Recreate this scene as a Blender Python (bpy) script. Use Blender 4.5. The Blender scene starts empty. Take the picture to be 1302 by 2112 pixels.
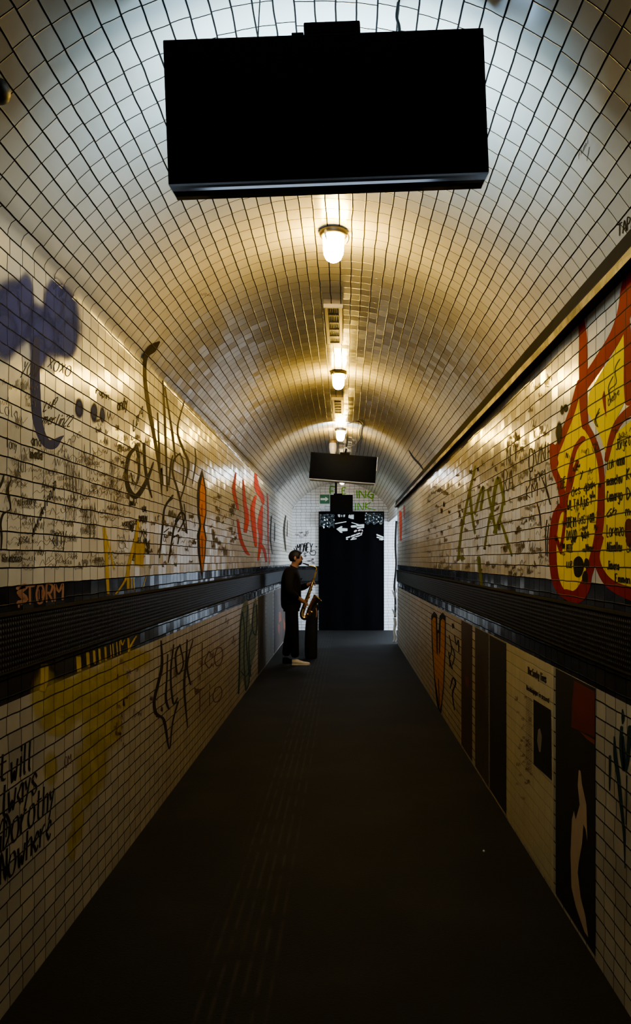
import bpy, bmesh, math, random
from mathutils import Vector, Matrix
from mathutils.geometry import tessellate_polygon
random.seed(11)
S = bpy.context.scene
COL = S.collection
PI = math.pi

# ------------------------------------------------------------------ measures
F = 1586.0                      # focal length in pixels of the 1302 x 2112 frame
VX, VY = 712.0, 1155.0          # vanishing point of the tunnel
EYE = 1.6
XL, XR = -1.2, 1.0              # side walls
YB, YE = -2.0, 17.53             # tunnel from behind the camera to the end wall
YO = 14.7                        # the right wall stops here: side corridor
T = 0.0658                      # tile height
TU = 0.110                      # tile length along the tunnel
ZD0, ZD1, ZD2, ZD3 = 1.09, 1.19, 1.415, 1.505    # dado: black tiles, ribbed metal, black tiles
CX, CZ, CR = -0.1, 2.047, 1.31  # vault circle
ZL = 2.46                       # lintel over the side corridor
ZVR = 2.758
DX0, DX1, DZ = -0.597, 0.884, 2.705

def vault_z(x):
    return CZ + math.sqrt(max(0.0, CR * CR - (x - CX) ** 2))

# ------------------------------------------------------------------ node helpers
def new_mat(name):
    m = bpy.data.materials.new(name)
    m.use_nodes = True
    nt = m.node_tree
    nt.nodes.clear()
    out = nt.nodes.new('ShaderNodeOutputMaterial')
    return m, nt, out

def math_node(nt, op, a, b=None, c=None, clamp=False):
    n = nt.nodes.new('ShaderNodeMath')
    n.operation = op
    n.use_clamp = clamp
    for i, v in enumerate((a, b, c)):
        if v is None: continue
        if isinstance(v, (int, float)): n.inputs[i].default_value = v
        else: nt.links.new(v, n.inputs[i])
    return n.outputs[0]

def sstep(nt, x, e0, e1):
    n = nt.nodes.new('ShaderNodeMapRange')
    n.interpolation_type = 'SMOOTHSTEP'
    nt.links.new(x, n.inputs[0])
    n.inputs[1].default_value = e0; n.inputs[2].default_value = e1
    n.inputs[3].default_value = 0.0; n.inputs[4].default_value = 1.0
    return n.outputs[0]

def mixc(nt, fac, a, b, blend='MIX'):
    n = nt.nodes.new('ShaderNodeMix')
    n.data_type = 'RGBA'
    n.blend_type = blend
    for sock, v in ((n.inputs['Factor'], fac), (n.inputs[6], a), (n.inputs[7], b)):
        if isinstance(v, (int, float)): sock.default_value = v
        elif isinstance(v, tuple): sock.default_value = (v[0], v[1], v[2], 1)
        else: nt.links.new(v, sock)
    return n.outputs[2]

def make_tile_group():
    g = bpy.data.node_groups.new('tile_grid', 'ShaderNodeTree')
    for nm, tp in (('Line', 'NodeSocketFloat'), ('Height', 'NodeSocketFloat'), ('Random', 'NodeSocketFloat'), ('Random2', 'NodeSocketFloat')):
        g.interface.new_socket(nm, in_out='OUTPUT', socket_type=tp)
    out = g.nodes.new('NodeGroupOutput')
    uv = g.nodes.new('ShaderNodeUVMap'); uv.uv_map = 'tile'
    nz = g.nodes.new('ShaderNodeTexNoise'); nz.inputs['Scale'].default_value = 0.55; nz.inputs['Detail'].default_value = 2.0
    g.links.new(uv.outputs[0], nz.inputs['Vector'])
    sep = g.nodes.new('ShaderNodeSeparateXYZ'); g.links.new(uv.outputs[0], sep.inputs[0])
    sn = g.nodes.new('ShaderNodeSeparateColor'); g.links.new(nz.outputs['Color'], sn.inputs[0])
    v = math_node(g, 'ADD', sep.outputs[1], math_node(g, 'MULTIPLY', math_node(g, 'SUBTRACT', sn.outputs[0], 0.5), 0.18))
    row = math_node(g, 'FLOOR', v)
    wr = g.nodes.new('ShaderNodeTexWhiteNoise'); wr.noise_dimensions = '1D'; g.links.new(row, wr.inputs['W'])
    u = math_node(g, 'ADD', sep.outputs[0], math_node(g, 'MULTIPLY', math_node(g, 'SUBTRACT', sn.outputs[1], 0.5), 0.16))
    u = math_node(g, 'ADD', u, math_node(g, 'MULTIPLY', wr.outputs['Value'], 0.22))
    col = math_node(g, 'FLOOR', u)
    fu = math_node(g, 'FRACT', u); fv = math_node(g, 'FRACT', v)
    du = math_node(g, 'MINIMUM', fu, math_node(g, 'SUBTRACT', 1.0, fu))
    dv = math_node(g, 'MINIMUM', fv, math_node(g, 'SUBTRACT', 1.0, fv))
    lu = math_node(g, 'SUBTRACT', 1.0, sstep(g, du, 0.013, 0.028))
    lv = math_node(g, 'SUBTRACT', 1.0, sstep(g, dv, 0.030, 0.058))
    line = math_node(g, 'MAXIMUM', lu, lv)
    cmb = g.nodes.new('ShaderNodeCombineXYZ'); g.links.new(col, cmb.inputs[0]); g.links.new(row, cmb.inputs[1])
    wn = g.nodes.new('ShaderNodeTexWhiteNoise'); wn.noise_dimensions = '2D'; g.links.new(cmb.outputs[0], wn.inputs['Vector'])
    sc = g.nodes.new('ShaderNodeSeparateColor'); g.links.new(wn.outputs['Color'], sc.inputs[0])
    pil = math_node(g, 'MINIMUM', sstep(g, du, 0.0, 0.030), sstep(g, dv, 0.0, 0.055))
    tu = math_node(g, 'MULTIPLY', math_node(g, 'SUBTRACT', fu, 0.5), math_node(g, 'MULTIPLY', math_node(g, 'SUBTRACT', sc.outputs[0], 0.5), 2.8))
    tv = math_node(g, 'MULTIPLY', math_node(g, 'SUBTRACT', fv, 0.5), math_node(g, 'MULTIPLY', math_node(g, 'SUBTRACT', sc.outputs[1], 0.5), 1.8))
    h = math_node(g, 'ADD', pil, math_node(g, 'ADD', tu, tv))
    g.links.new(line, out.inputs[0]); g.links.new(h, out.inputs[1])
    g.links.new(wn.outputs['Value'], out.inputs[2]); g.links.new(sc.outputs[2], out.inputs[3])
    return g
TG = make_tile_group()

def tile_nodes(nt, dist=0.0022):
    n = nt.nodes.new('ShaderNodeGroup'); n.node_tree = TG
    b = nt.nodes.new('ShaderNodeBump'); b.inputs['Strength'].default_value = 1.0; b.inputs['Distance'].default_value = dist
    nt.links.new(n.outputs['Height'], b.inputs['Height'])
    return n, b.outputs[0]

def principled(nt, out=None):
    p = nt.nodes.new('ShaderNodeBsdfPrincipled')
    if out: nt.links.new(p.outputs[0], out.inputs[0])
    return p

def noise(nt, scale, detail=3.0, rough=0.5, coord='Position'):
    if coord == 'Position':
        c = nt.nodes.new('ShaderNodeNewGeometry').outputs['Position']
    else:
        c = nt.nodes.new('ShaderNodeTexCoord').outputs['Object']
    n = nt.nodes.new('ShaderNodeTexNoise')
    n.inputs['Scale'].default_value = scale; n.inputs['Detail'].default_value = detail; n.inputs['Roughness'].default_value = rough
    nt.links.new(c, n.inputs['Vector'])
    return n.outputs['Fac']

def tile_mat(name, c1, c2, grout, rough=0.13, grime=0.35, dirt=(0.30, 0.24, 0.15)):
    m, nt, out = new_mat(name)
    n, nrm = tile_nodes(nt)
    p = principled(nt, out)
    base = mixc(nt, n.outputs['Random'], c1, c2)
    g = sstep(nt, noise(nt, 2.2, 5, 0.6), 0.45, 0.75)
    base = mixc(nt, math_node(nt, 'MULTIPLY', g, grime), base, dirt)
    base = mixc(nt, n.outputs['Line'], base, grout)
    nt.links.new(base, p.inputs['Base Color'])
    r = math_node(nt, 'ADD', math_node(nt, 'MULTIPLY', n.outputs['Line'], 0.5), math_node(nt, 'ADD', rough, math_node(nt, 'MULTIPLY', noise(nt, 9.0, 3), 0.10)))
    nt.links.new(r, p.inputs['Roughness'])
    nt.links.new(math_node(nt, 'MULTIPLY', math_node(nt, 'SUBTRACT', 1.0, n.outputs['Line']), 0.45), p.inputs['Specular IOR Level'])
    nt.links.new(nrm, p.inputs['Normal'])
    return m

def paint_mat(name, color, alpha=1.0, soft=False, rough=0.62, grout=(0.02, 0.017, 0.014), var=0.25, line=0.85):
    m, nt, out = new_mat(name)
    n, nrm = tile_nodes(nt)
    p = principled(nt)
    f = noise(nt, 14.0, 4, 0.6)
    dark = tuple(c * (1 - var) for c in color)
    base = mixc(nt, f, dark, color)
    base = mixc(nt, math_node(nt, 'MULTIPLY', n.outputs['Line'], line), base, grout)
    nt.links.new(base, p.inputs['Base Color'])
    p.inputs['Roughness'].default_value = rough
    p.inputs['Specular IOR Level'].default_value = 0.10
    nt.links.new(nrm, p.inputs['Normal'])
    if not soft:
        nt.links.new(p.outputs[0], out.inputs[0])
        return m
    at = nt.nodes.new('ShaderNodeAttribute'); at.attribute_name = 'alpha'
    a = math_node(nt, 'MULTIPLY', sstep(nt, at.outputs['Fac'], 0.0, 0.9), alpha)
    tr = nt.nodes.new('ShaderNodeBsdfTransparent')
    mx = nt.nodes.new('ShaderNodeMixShader')
    nt.links.new(a, mx.inputs[0]); nt.links.new(tr.outputs[0], mx.inputs[1]); nt.links.new(p.outputs[0], mx.inputs[2])
    nt.links.new(mx.outputs[0], out.inputs[0])
    return m

def plain(name, color, rough=0.5, metal=0.0, spec=0.5, var=0.15, scale=20.0, bump=0.0):
    m, nt, out = new_mat(name)
    p = principled(nt, out)
    f = noise(nt, scale, 4, 0.6, 'Object')
    base = mixc(nt, f, tuple(c * (1 - var) for c in color), tuple(min(1, c * (1 + var)) for c in color))
    nt.links.new(base, p.inputs['Base Color'])
    p.inputs['Roughness'].default_value = rough
    p.inputs['Metallic'].default_value = metal
    p.inputs['Specular IOR Level'].default_value = spec
    if bump:
        b = nt.nodes.new('ShaderNodeBump'); b.inputs['Distance'].default_value = bump
        nt.links.new(f, b.inputs['Height']); nt.links.new(b.outputs[0], p.inputs['Normal'])
    return m

def emit(name, color, strength):
    m, nt, out = new_mat(name)
    e = nt.nodes.new('ShaderNodeEmission')
    e.inputs[0].default_value = (*color, 1); e.inputs[1].default_value = strength
    nt.links.new(e.outputs[0], out.inputs[0])
    return m

# ------------------------------------------------------------------ materials
M = {}
M['tile'] = tile_mat('cream_tile', (0.50, 0.46, 0.38), (0.60, 0.56, 0.47), (0.018, 0.016, 0.013))
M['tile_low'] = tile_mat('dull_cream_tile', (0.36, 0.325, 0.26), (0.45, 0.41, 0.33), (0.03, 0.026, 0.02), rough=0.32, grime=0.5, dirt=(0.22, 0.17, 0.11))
M['vault'] = tile_mat('vault_tile', (0.48, 0.45, 0.375), (0.56, 0.53, 0.45), (0.012, 0.011, 0.010), rough=0.15, grime=0.25)
M['white_tile'] = tile_mat('white_tile', (0.74, 0.76, 0.80), (0.82, 0.84, 0.88), (0.03, 0.033, 0.04), rough=0.2, grime=0.1)
M['black_tile'] = tile_mat('black_tile', (0.012, 0.013, 0.018), (0.018, 0.019, 0.024), (0.006, 0.006, 0.006), rough=0.10, grime=0.1, dirt=(0.03, 0.025, 0.02))

def ribbed_mat():
    m, nt, out = new_mat('ribbed_dark_metal')
    p = principled(nt, out)
    uv = nt.nodes.new('ShaderNodeUVMap'); uv.uv_map = 'tile'
    sep = nt.nodes.new('ShaderNodeSeparateXYZ'); nt.links.new(uv.outputs[0], sep.inputs[0])
    su = math_node(nt, 'SINE', math_node(nt, 'MULTIPLY', sep.outputs[0], TU * 2 * PI / 0.020))
    sv = math_node(nt, 'SINE', math_node(nt, 'MULTIPLY', sep.outputs[1], T * 2 * PI / 0.020))
    h = math_node(nt, 'MULTIPLY', math_node(nt, 'ADD', su, 1.0), math_node(nt, 'ADD', sv, 1.0))
    b = nt.nodes.new('ShaderNodeBump'); b.inputs['Distance'].default_value = 0.0006
    nt.links.new(h, b.inputs['Height']); nt.links.new(b.outputs[0], p.inputs['Normal'])
    c = mixc(nt, sstep(nt, h, 0.3, 2.6), (0.003, 0.003, 0.0025), (0.014, 0.012, 0.009))
    nt.links.new(c, p.inputs['Base Color'])
    p.inputs['Roughness'].default_value = 0.42
    p.inputs['Specular IOR Level'].default_value = 0.25
    return m
M['ribbed'] = ribbed_mat()

def floor_mat():
    m, nt, out = new_mat('dark_rubber_floor')
    p = principled(nt, out)
    geo = nt.nodes.new('ShaderNodeNewGeometry')
    sep = nt.nodes.new('ShaderNodeSeparateXYZ'); nt.links.new(geo.outputs['Position'], sep.inputs[0])
    x = sep.outputs[0]
    strip = math_node(nt, 'MULTIPLY', sstep(nt, x, -0.60, -0.52), math_node(nt, 'SUBTRACT', 1.0, sstep(nt, x, -0.30, -0.22)))
    wx = math_node(nt, 'POWER', math_node(nt, 'ABSOLUTE', math_node(nt, 'SINE', math_node(nt, 'MULTIPLY', x, 2 * PI / 0.10))), 8.0)
    strip = math_node(nt, 'MULTIPLY', strip, math_node(nt, 'MULTIPLY', wx, sstep(nt, noise(nt, 6.0, 4), 0.35, 0.6)))
    f = noise(nt, 90.0, 3)
    f2 = sstep(nt, noise(nt, 1.6, 4), 0.4, 0.7)
    base = mixc(nt, f, (0.009, 0.0087, 0.0083), (0.017, 0.016, 0.015))
    base = mixc(nt, math_node(nt, 'MULTIPLY', f2, 0.35), base, (0.030, 0.028, 0.025))
    base = mixc(nt, math_node(nt, 'MULTIPLY', strip, 0.3), base, (0.075, 0.07, 0.064))
    nt.links.new(base, p.inputs['Base Color'])
    p.inputs['Roughness'].default_value = 0.75
    p.inputs['Specular IOR Level'].default_value = 0.15
    b = nt.nodes.new('ShaderNodeBump'); b.inputs['Distance'].default_value = 0.002
    nt.links.new(f, b.inputs['Height']); nt.links.new(b.outputs[0], p.inputs['Normal'])
    return m
M['floor'] = floor_mat()
M['cornice_dark'] = plain('sooty_cornice', (0.012, 0.010, 0.008), 0.85, spec=0.12, var=0.4, scale=9)
M['cornice_mid'] = None
def cornice_mid():
    m, nt, out = new_mat('flaking_plaster_lip')
    p = principled(nt, out)
    f = sstep(nt, noise(nt, 7.0, 6, 0.7), 0.40, 0.62)
    c = mixc(nt, f, (0.03, 0.022, 0.012), (0.20, 0.15, 0.085))
    nt.links.new(c, p.inputs['Base Color']); p.inputs['Roughness'].default_value = 0.5
    return m
M['cornice_mid'] = cornice_mid()
M['black_plastic'] = plain('black_plastic', (0.004, 0.004, 0.0045), 0.7, spec=0.08)
M['black_gloss'] = plain('black_gloss', (0.008, 0.008, 0.01), 0.18, spec=0.6)
M['off_screen'] = plain('switched_off_screen', (0.0012, 0.0012, 0.0016), 0.5, spec=0.03)
M['polished'] = plain('polished_dark_metal', (0.30, 0.33, 0.38), 0.10, 1.0)
M['steel'] = plain('steel', (0.35, 0.34, 0.32), 0.35, 0.9)
M['dark_metal'] = plain('dark_metal', (0.05, 0.042, 0.03), 0.45, 0.6)
M['jar'] = emit('glowing_glass', (1.0, 0.655, 0.135), 215.0)
M['jar_end'] = emit('glowing_glass_far', (1.0, 0.75, 0.40), 40.0)
M['jar_off'] = plain('milky_glass', (0.70, 0.66, 0.62), 0.25)
M['cool_screen'] = emit('cool_screen', (0.70, 0.86, 1.0), 9.0)
M['vent_frame'] = plain('tarnished_brass_frame', (0.30, 0.22, 0.11), 0.4, 0.3)
M['vent_dark'] = plain('vent_grille', (0.01, 0.01, 0.011), 0.5)
M['vent_lip'] = plain('pale_lip', (0.65, 0.58, 0.45), 0.35)
M['cable'] = plain('black_cable', (0.008, 0.008, 0.008), 0.6)
M['curtain'] = plain('black_sheet', (0.003, 0.003, 0.004), 0.85, spec=0.05)
M['crinkle'] = plain('crinkled_plastic', (0.16, 0.19, 0.21), 0.16, 0.85, var=0.5, scale=14)
M['white_print'] = plain('white_print', (0.80, 0.86, 0.84), 0.5, var=0.05)
M['pale_print'] = plain('pale_print', (0.75, 0.62, 0.60), 0.5, var=0.05)
M['paper'] = plain('white_paper', (0.75, 0.78, 0.78), 0.7, var=0.08)
M['black_paper'] = plain('black_paper', (0.012, 0.013, 0.016), 0.5)
M['green_sign'] = plain('green_sign', (0.02, 0.16, 0.09), 0.4)
M['poster_dark'] = plain('dark_poster', (0.016, 0.013, 0.012), 0.55, var=0.5, scale=3)
M['poster_brown'] = plain('brown_poster', (0.045, 0.026, 0.018), 0.55, var=0.6, scale=3)
M['poster_olive'] = plain('olive_poster', (0.05, 0.042, 0.03), 0.55, var=0.5, scale=3)
M['poster_grey'] = plain('grey_poster', (0.17, 0.155, 0.125), 0.6, var=0.25, scale=4)
M['border'] = plain('pale_border', (0.22, 0.19, 0.15), 0.5)
M['poster_red'] = plain('dark_red_ink', (0.12, 0.016, 0.012), 0.5, var=0.3, scale=5)
M['poster_orange'] = plain('orange_ink', (0.20, 0.055, 0.018), 0.5)
M['poster_skin'] = plain('torn_pale_paper', (0.40, 0.29, 0.20), 0.6, var=0.2, scale=8)
M['ink'] = plain('black_ink', (0.02, 0.018, 0.016), 0.6)
def news_mat():
    m, nt, out = new_mat('newsprint')
    n, nrm = tile_nodes(nt, 0.0010)
    p = principled(nt, out)
    f = noise(nt, 5.0, 5, 0.65)
    c = mixc(nt, f, (0.34, 0.29, 0.18), (0.50, 0.44, 0.29))
    uv = nt.nodes.new('ShaderNodeUVMap'); uv.uv_map = 'tile'
    c = mixc(nt, math_node(nt, 'MULTIPLY', n.outputs['Line'], 0.30), c, (0.06, 0.05, 0.03))
    nt.links.new(c, p.inputs['Base Color']); p.inputs['Roughness'].default_value = 0.6
    nt.links.new(nrm, p.inputs['Normal'])
    return m
M['news'] = news_mat()
M['skin'] = plain('skin', (0.38, 0.20, 0.12), 0.5)
M['hair'] = plain('dark_hair', (0.008, 0.006, 0.005), 0.6)
M['jacket'] = plain('dark_jacket', (0.012, 0.010, 0.011), 0.8, spec=0.2)
M['trousers'] = plain('black_trousers', (0.008, 0.008, 0.010), 0.85, spec=0.2)
M['shoe'] = plain('cream_shoe', (0.62, 0.54, 0.42), 0.6)
M['sole'] = plain('white_sole', (0.70, 0.66, 0.58), 0.6)
M['brass'] = plain('brass', (0.80, 0.52, 0.16), 0.16, 1.0)
M['ebonite'] = plain('ebonite', (0.01, 0.01, 0.01), 0.25)
M['bag'] = plain('black_nylon', (0.012, 0.012, 0.014), 0.7)
M['copper'] = plain('copper_strip', (0.60, 0.28, 0.16), 0.4, 0.4)

P = {}
P['black'] = paint_mat('black_spray', (0.014, 0.012, 0.010))
P['black_soft'] = paint_mat('black_haze', (0.018, 0.015, 0.012), 0.95, True)
P['brown'] = paint_mat('brown_black_spray', (0.045, 0.033, 0.016))
P['brown_soft'] = paint_mat('brown_haze', (0.045, 0.035, 0.02), 0.85, True)
P['marker'] = paint_mat('faded_marker', (0.13, 0.105, 0.07))
P['marker_dark'] = paint_mat('black_marker', (0.024, 0.02, 0.015))
P['blue'] = paint_mat('navy_spray', (0.025, 0.034, 0.095))
P['blue_dot'] = paint_mat('navy_mist', (0.022, 0.03, 0.09), 0.95, True)
P['blue_soft'] = paint_mat('blue_haze', (0.035, 0.055, 0.19), 0.88, True)
P['yellow'] = paint_mat('yellow_spray', (0.78, 0.56, 0.02), var=0.15)
P['yellow_soft'] = paint_mat('yellow_haze', (0.60, 0.42, 0.03), 0.9, True)
P['yellow_low'] = paint_mat('dull_yellow_haze', (0.60, 0.45, 0.03), 0.45, True)
P['red'] = paint_mat('red_spray', (0.27, 0.012, 0.012))
P['maroon'] = paint_mat('maroon_spray', (0.13, 0.02, 0.02))
P['red_soft'] = paint_mat('red_haze', (0.62, 0.07, 0.03), 0.92, True)
P['orange'] = paint_mat('orange_spray', (0.70, 0.25, 0.02))
P['ochre'] = paint_mat('ochre_spray', (0.55, 0.26, 0.03))
P['green'] = paint_mat('olive_green_spray', (0.15, 0.18, 0.02))
P['lime'] = paint_mat('lime_spray', (0.22, 0.62, 0.05))
P['teal'] = paint_mat('teal_spray', (0.02, 0.05, 0.055))
P['teal_fill'] = paint_mat('pale_teal_fill', (0.20, 0.24, 0.20))
P['pink'] = paint_mat('salmon_spray', (0.36, 0.18, 0.11))
P['plum'] = paint_mat('dark_plum_marker', (0.15, 0.09, 0.08))

# ------------------------------------------------------------------ object helpers
def tag(o, label=None, cat=None, group=None, kind=None):
    if label: o['label'] = label
    if cat: o['category'] = cat
    if group: o['group'] = group
    if kind: o['kind'] = kind
    return o

def empty(name, loc=(0, 0, 0), rot=(0, 0, 0)):
    o = bpy.data.objects.new(name, None)
    o.empty_display_size = 0.1
    COL.objects.link(o)
    o.location = loc; o.rotation_euler = rot
    return o

def link(name, me, mat, parent=None, smooth=False):
    o = bpy.data.objects.new(name, me)
    COL.objects.link(o)
    if mat is not None:
        for mm in (mat if isinstance(mat, (list, tuple)) else [mat]):
            me.materials.append(mm)
    if parent: o.parent = parent
    if smooth:
        for p in me.polygons: p.use_smooth = True
    return o

def obj(name, bm, mat, parent=None, smooth=False, loc=None):
    bmesh.ops.recalc_face_normals(bm, faces=bm.faces)
    me = bpy.data.meshes.new(name)
    bm.to_mesh(me); bm.free()
    o = link(name, me, mat, parent, smooth)
    if loc is not None: o.location = loc
    return o

def bbox(bm, x0, x1, y0, y1, z0, z1, bev=0.0, seg=2):
    r = bmesh.ops.create_cube(bm, size=1.0)
    vs = r['verts']
    for v in vs:
        v.co = Vector(((x0 + x1) / 2 + v.co.x * (x1 - x0), (y0 + y1) / 2 + v.co.y * (y1 - y0), (z0 + z1) / 2 + v.co.z * (z1 - z0)))
    if bev:
        es = list({e for v in vs for e in v.link_edges})
        bmesh.ops.bevel(bm, geom=es, offset=bev, segments=seg, affect='EDGES', profile=0.5)
    return bm

def smooth_path(pts, n=6, closed=False):
    out = []
    L = len(pts)
    if L < 3: return [tuple(p) for p in pts]
    dim = len(pts[0])
    rng = L if closed else L - 1
    for i in range(rng):
        if closed:
            p0, p1, p2, p3 = pts[(i - 1) % L], pts[i], pts[(i + 1) % L], pts[(i + 2) % L]
        else:
            p0, p1, p2, p3 = pts[max(i - 1, 0)], pts[i], pts[i + 1], pts[min(i + 2, L - 1)]
        for k in range(n):
            t = k / n
            out.append(tuple(0.5 * ((2 * p1[d]) + (-p0[d] + p2[d]) * t + (2 * p0[d] - 5 * p1[d] + 4 * p2[d] - p3[d]) * t * t + (-p0[d] + 3 * p1[d] - 3 * p2[d] + p3[d]) * t ** 3) for d in range(dim)))
    if not closed: out.append(tuple(pts[-1]))
    return out

def tube(bm, pts, radii, seg=12, cap=True, n=0, closed=False):
    if not isinstance(radii, (list, tuple)): radii = [radii] * len(pts)
    q = [(*p, r) for p, r in zip(pts, radii)]
    if n: q = smooth_path(q, n, closed)
    P3 = [Vector(p[:3]) for p in q]; R = [max(p[3], 1e-5) for p in q]
    rings = []
    up = None
    L = len(P3)
    for i in range(L):
        if closed: d = P3[(i + 1) % L] - P3[(i - 1) % L]
        else: d = P3[min(i + 1, L - 1)] - P3[max(i - 1, 0)]
        d.normalize()
        if up is None:
            up = Vector((0, 0, 1)) if abs(d.z) < 0.9 else Vector((1, 0, 0))
        a = d.cross(up)
        if a.length < 1e-6: a = d.orthogonal()
        a.normalize(); b = a.cross(d).normalized(); up = b
        rings.append([bm.verts.new(P3[i] + (a * math.cos(2 * PI * k / seg) + b * math.sin(2 * PI * k / seg)) * R[i]) for k in range(seg)])
    for i in range(L if closed else L - 1):
        r0, r1 = rings[i], rings[(i + 1) % L]
        for k in range(seg):
            bm.faces.new((r0[k], r0[(k + 1) % seg], r1[(k + 1) % seg], r1[k]))
    if cap and not closed:
        bm.faces.new(rings[0][::-1]); bm.faces.new(rings[-1])
    return bm

def lathe(bm, prof, seg=24, origin=(0, 0, 0), flute=0.0, nfl=12):
    rings = []
    for r, z in prof:
        ring = []
        for k in range(seg):
            a = 2 * PI * k / seg
            rr = r * (1 + flute * math.cos(nfl * a))
            ring.append(bm.verts.new((origin[0] + rr * math.cos(a), origin[1] + rr * math.sin(a), origin[2] + z)))
        rings.append(ring)
    for i in range(len(rings) - 1):
        for k in range(seg):
            bm.faces.new((rings[i][k], rings[i][(k + 1) % seg], rings[i + 1][(k + 1) % seg], rings[i + 1][k]))
    bm.faces.new(rings[0][::-1]); bm.faces.new(rings[-1])
    return bm

def copy_thing(root, **kw):
    r = root.copy(); COL.objects.link(r)
    for ch in root.children:
        c = ch.copy(); COL.objects.link(c); c.parent = r
        for g in ch.children:
            d = g.copy(); COL.objects.link(d); d.parent = c
    return r

# ------------------------------------------------------------------ the shell
def quad_mesh(quads, uvf):
    """quads: list of (4 points, material index); uvf(point, normal key) gives tile uv"""
    verts, faces, mats, uvs = [], [], [], []
    for pts, mi, key in quads:
        b = len(verts)
        verts += [tuple(p) for p in pts]
        faces.append(tuple(range(b, b + len(pts)))); mats.append(mi)
        uvs += [uvf(p, key) for p in pts]
    me = bpy.data.meshes.new('m')
    me.from_pydata(verts, [], faces)
    ul = me.uv_layers.new(name='tile')
    for i, l in enumerate(me.loops): ul.data[i].uv = uvs[l.vertex_index]
    for i, p in enumerate(me.polygons): p.material_index = mats[i]
    return me

def uv_side(p, key): return (p[1] / TU, (p[2] - ZD3) / T)
def uv_front(p, key): return (p[0] / TU, (p[2] - ZD3) / T)
def uv_any(p, key): return uv_front(p, key) if key == 'f' else uv_side(p, key)

def side_wall(x, y0, y1, ztop, flip):
    q = []
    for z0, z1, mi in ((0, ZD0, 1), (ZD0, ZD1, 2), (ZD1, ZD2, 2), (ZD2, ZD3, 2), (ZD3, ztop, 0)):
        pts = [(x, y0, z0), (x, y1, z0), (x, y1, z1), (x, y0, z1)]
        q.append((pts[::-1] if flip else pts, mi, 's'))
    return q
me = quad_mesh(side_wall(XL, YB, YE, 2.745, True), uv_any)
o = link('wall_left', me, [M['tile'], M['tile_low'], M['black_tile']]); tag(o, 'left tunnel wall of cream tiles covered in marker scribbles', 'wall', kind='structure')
q = side_wall(XR, YB, YO, ZVR, False)
q.append(([(XR, YO, ZL), (XR, YE, ZL), (XR, YE, ZVR), (XR, YO, ZVR)], 3, 's'))
# jamb and lintel thickness facing the side corridor
q.append(([(XR, YO, 0), (XR + 0.25, YO, 0), (XR + 0.25, YO, ZL), (XR, YO, ZL)], 3, 'f'))
q.append(([(XR, YO, ZL), (XR + 0.25, YO, ZL), (XR + 0.25, YE, ZL), (XR, YE, ZL)], 3, 'f'))
me = quad_mesh(q, uv_any)
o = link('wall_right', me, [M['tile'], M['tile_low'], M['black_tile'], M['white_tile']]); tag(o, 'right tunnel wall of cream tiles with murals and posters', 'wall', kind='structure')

# end wall with the doorway
q = []
EX = 4.2
def fr(x0, x1, z0, z1, mi=0, y=YE):
    q.append(([(x0, y, z0), (x1, y, z0), (x1, y, z1), (x0, y, z1)], mi, 'f'))
for z0, z1, mi in ((0, 1.04, 0), (1.04, 1.46, 1), (1.46, DZ, 0)): fr(XL, DX0, z0, z1, mi)
fr(DX1, EX, 0, DZ)
N = 40
for i in range(N):
    x0 = XL + (XR - XL) * i / N; x1 = XL + (XR - XL) * (i + 1) / N
    q.append(([(x0, YE, DZ), (x1, YE, DZ), (x1, YE, vault_z(x1)), (x0, YE, vault_z(x0))], 0, 'f'))
me = quad_mesh(q, uv_any)
o = link('wall_end', me, [M['white_tile'], M['black_tile']]); tag(o, 'white tiled end wall around the black doorway', 'wall', kind='structure')
# recess behind the doorway
q = []
yd = YE + 0.6
q.append(([(DX0, YE, 0), (DX0, yd, 0), (DX0, yd, DZ), (DX0, YE, DZ)], 0, 's'))
q.append(([(DX1, YE, 0), (DX1, YE, DZ), (DX1, yd, DZ), (DX1, yd, 0)], 0, 's'))
q.append(([(DX0, YE, DZ), (DX1, YE, DZ), (DX1, yd, DZ), (DX0, yd, DZ)], 0, 'f'))
q.append(([(DX0, yd, 0), (DX1, yd, 0), (DX1, yd, DZ), (DX0, yd, DZ)], 0, 'f'))
me = quad_mesh(q, uv_any)
o = link('door_1', me, [M['black_plastic']]); tag(o, 'black doorway recess in the end wall', 'doorway', kind='structure')
# side corridor shell
q = []
q.append(([(XR + 0.25, YO, 0), (EX, YO, 0), (EX, YO, ZL), (XR + 0.25, YO, ZL)], 0, 'f'))
q.append(([(EX, YO, 0), (EX, YE, 0), (EX, YE, ZL), (EX, YO, ZL)], 0, 's'))
q.append(([(XR + 0.25, YO, ZL), (EX, YO, ZL), (EX, YE, ZL), (XR + 0.25, YE, ZL)], 0, 'f'))
me = quad_mesh(q, uv_any)
o = link('wall_corridor', me, [M['white_tile']]); tag(o, 'white tiled side corridor turning off right before the end wall', 'wall', kind='structure')
q = [([(XL, YB, 0), (XR, YB, 0), (XR, YB, ZVR), (XL, YB, ZVR)], 0, 'f')]
for i in range(N):
    x0 = XL + (XR - XL) * i / N; x1 = XL + (XR - XL) * (i + 1) / N
    q.append(([(x0, YB, 2.745), (x1, YB, 2.745), (x1, YB, vault_z(x1)), (x0, YB, vault_z(x0))], 0, 'f'))
me = quad_mesh(q, uv_any)
o = link('wall_back', me, [M['poster_dark']]); tag(o, 'dark wall behind the viewer', 'wall', kind='structure')

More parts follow.
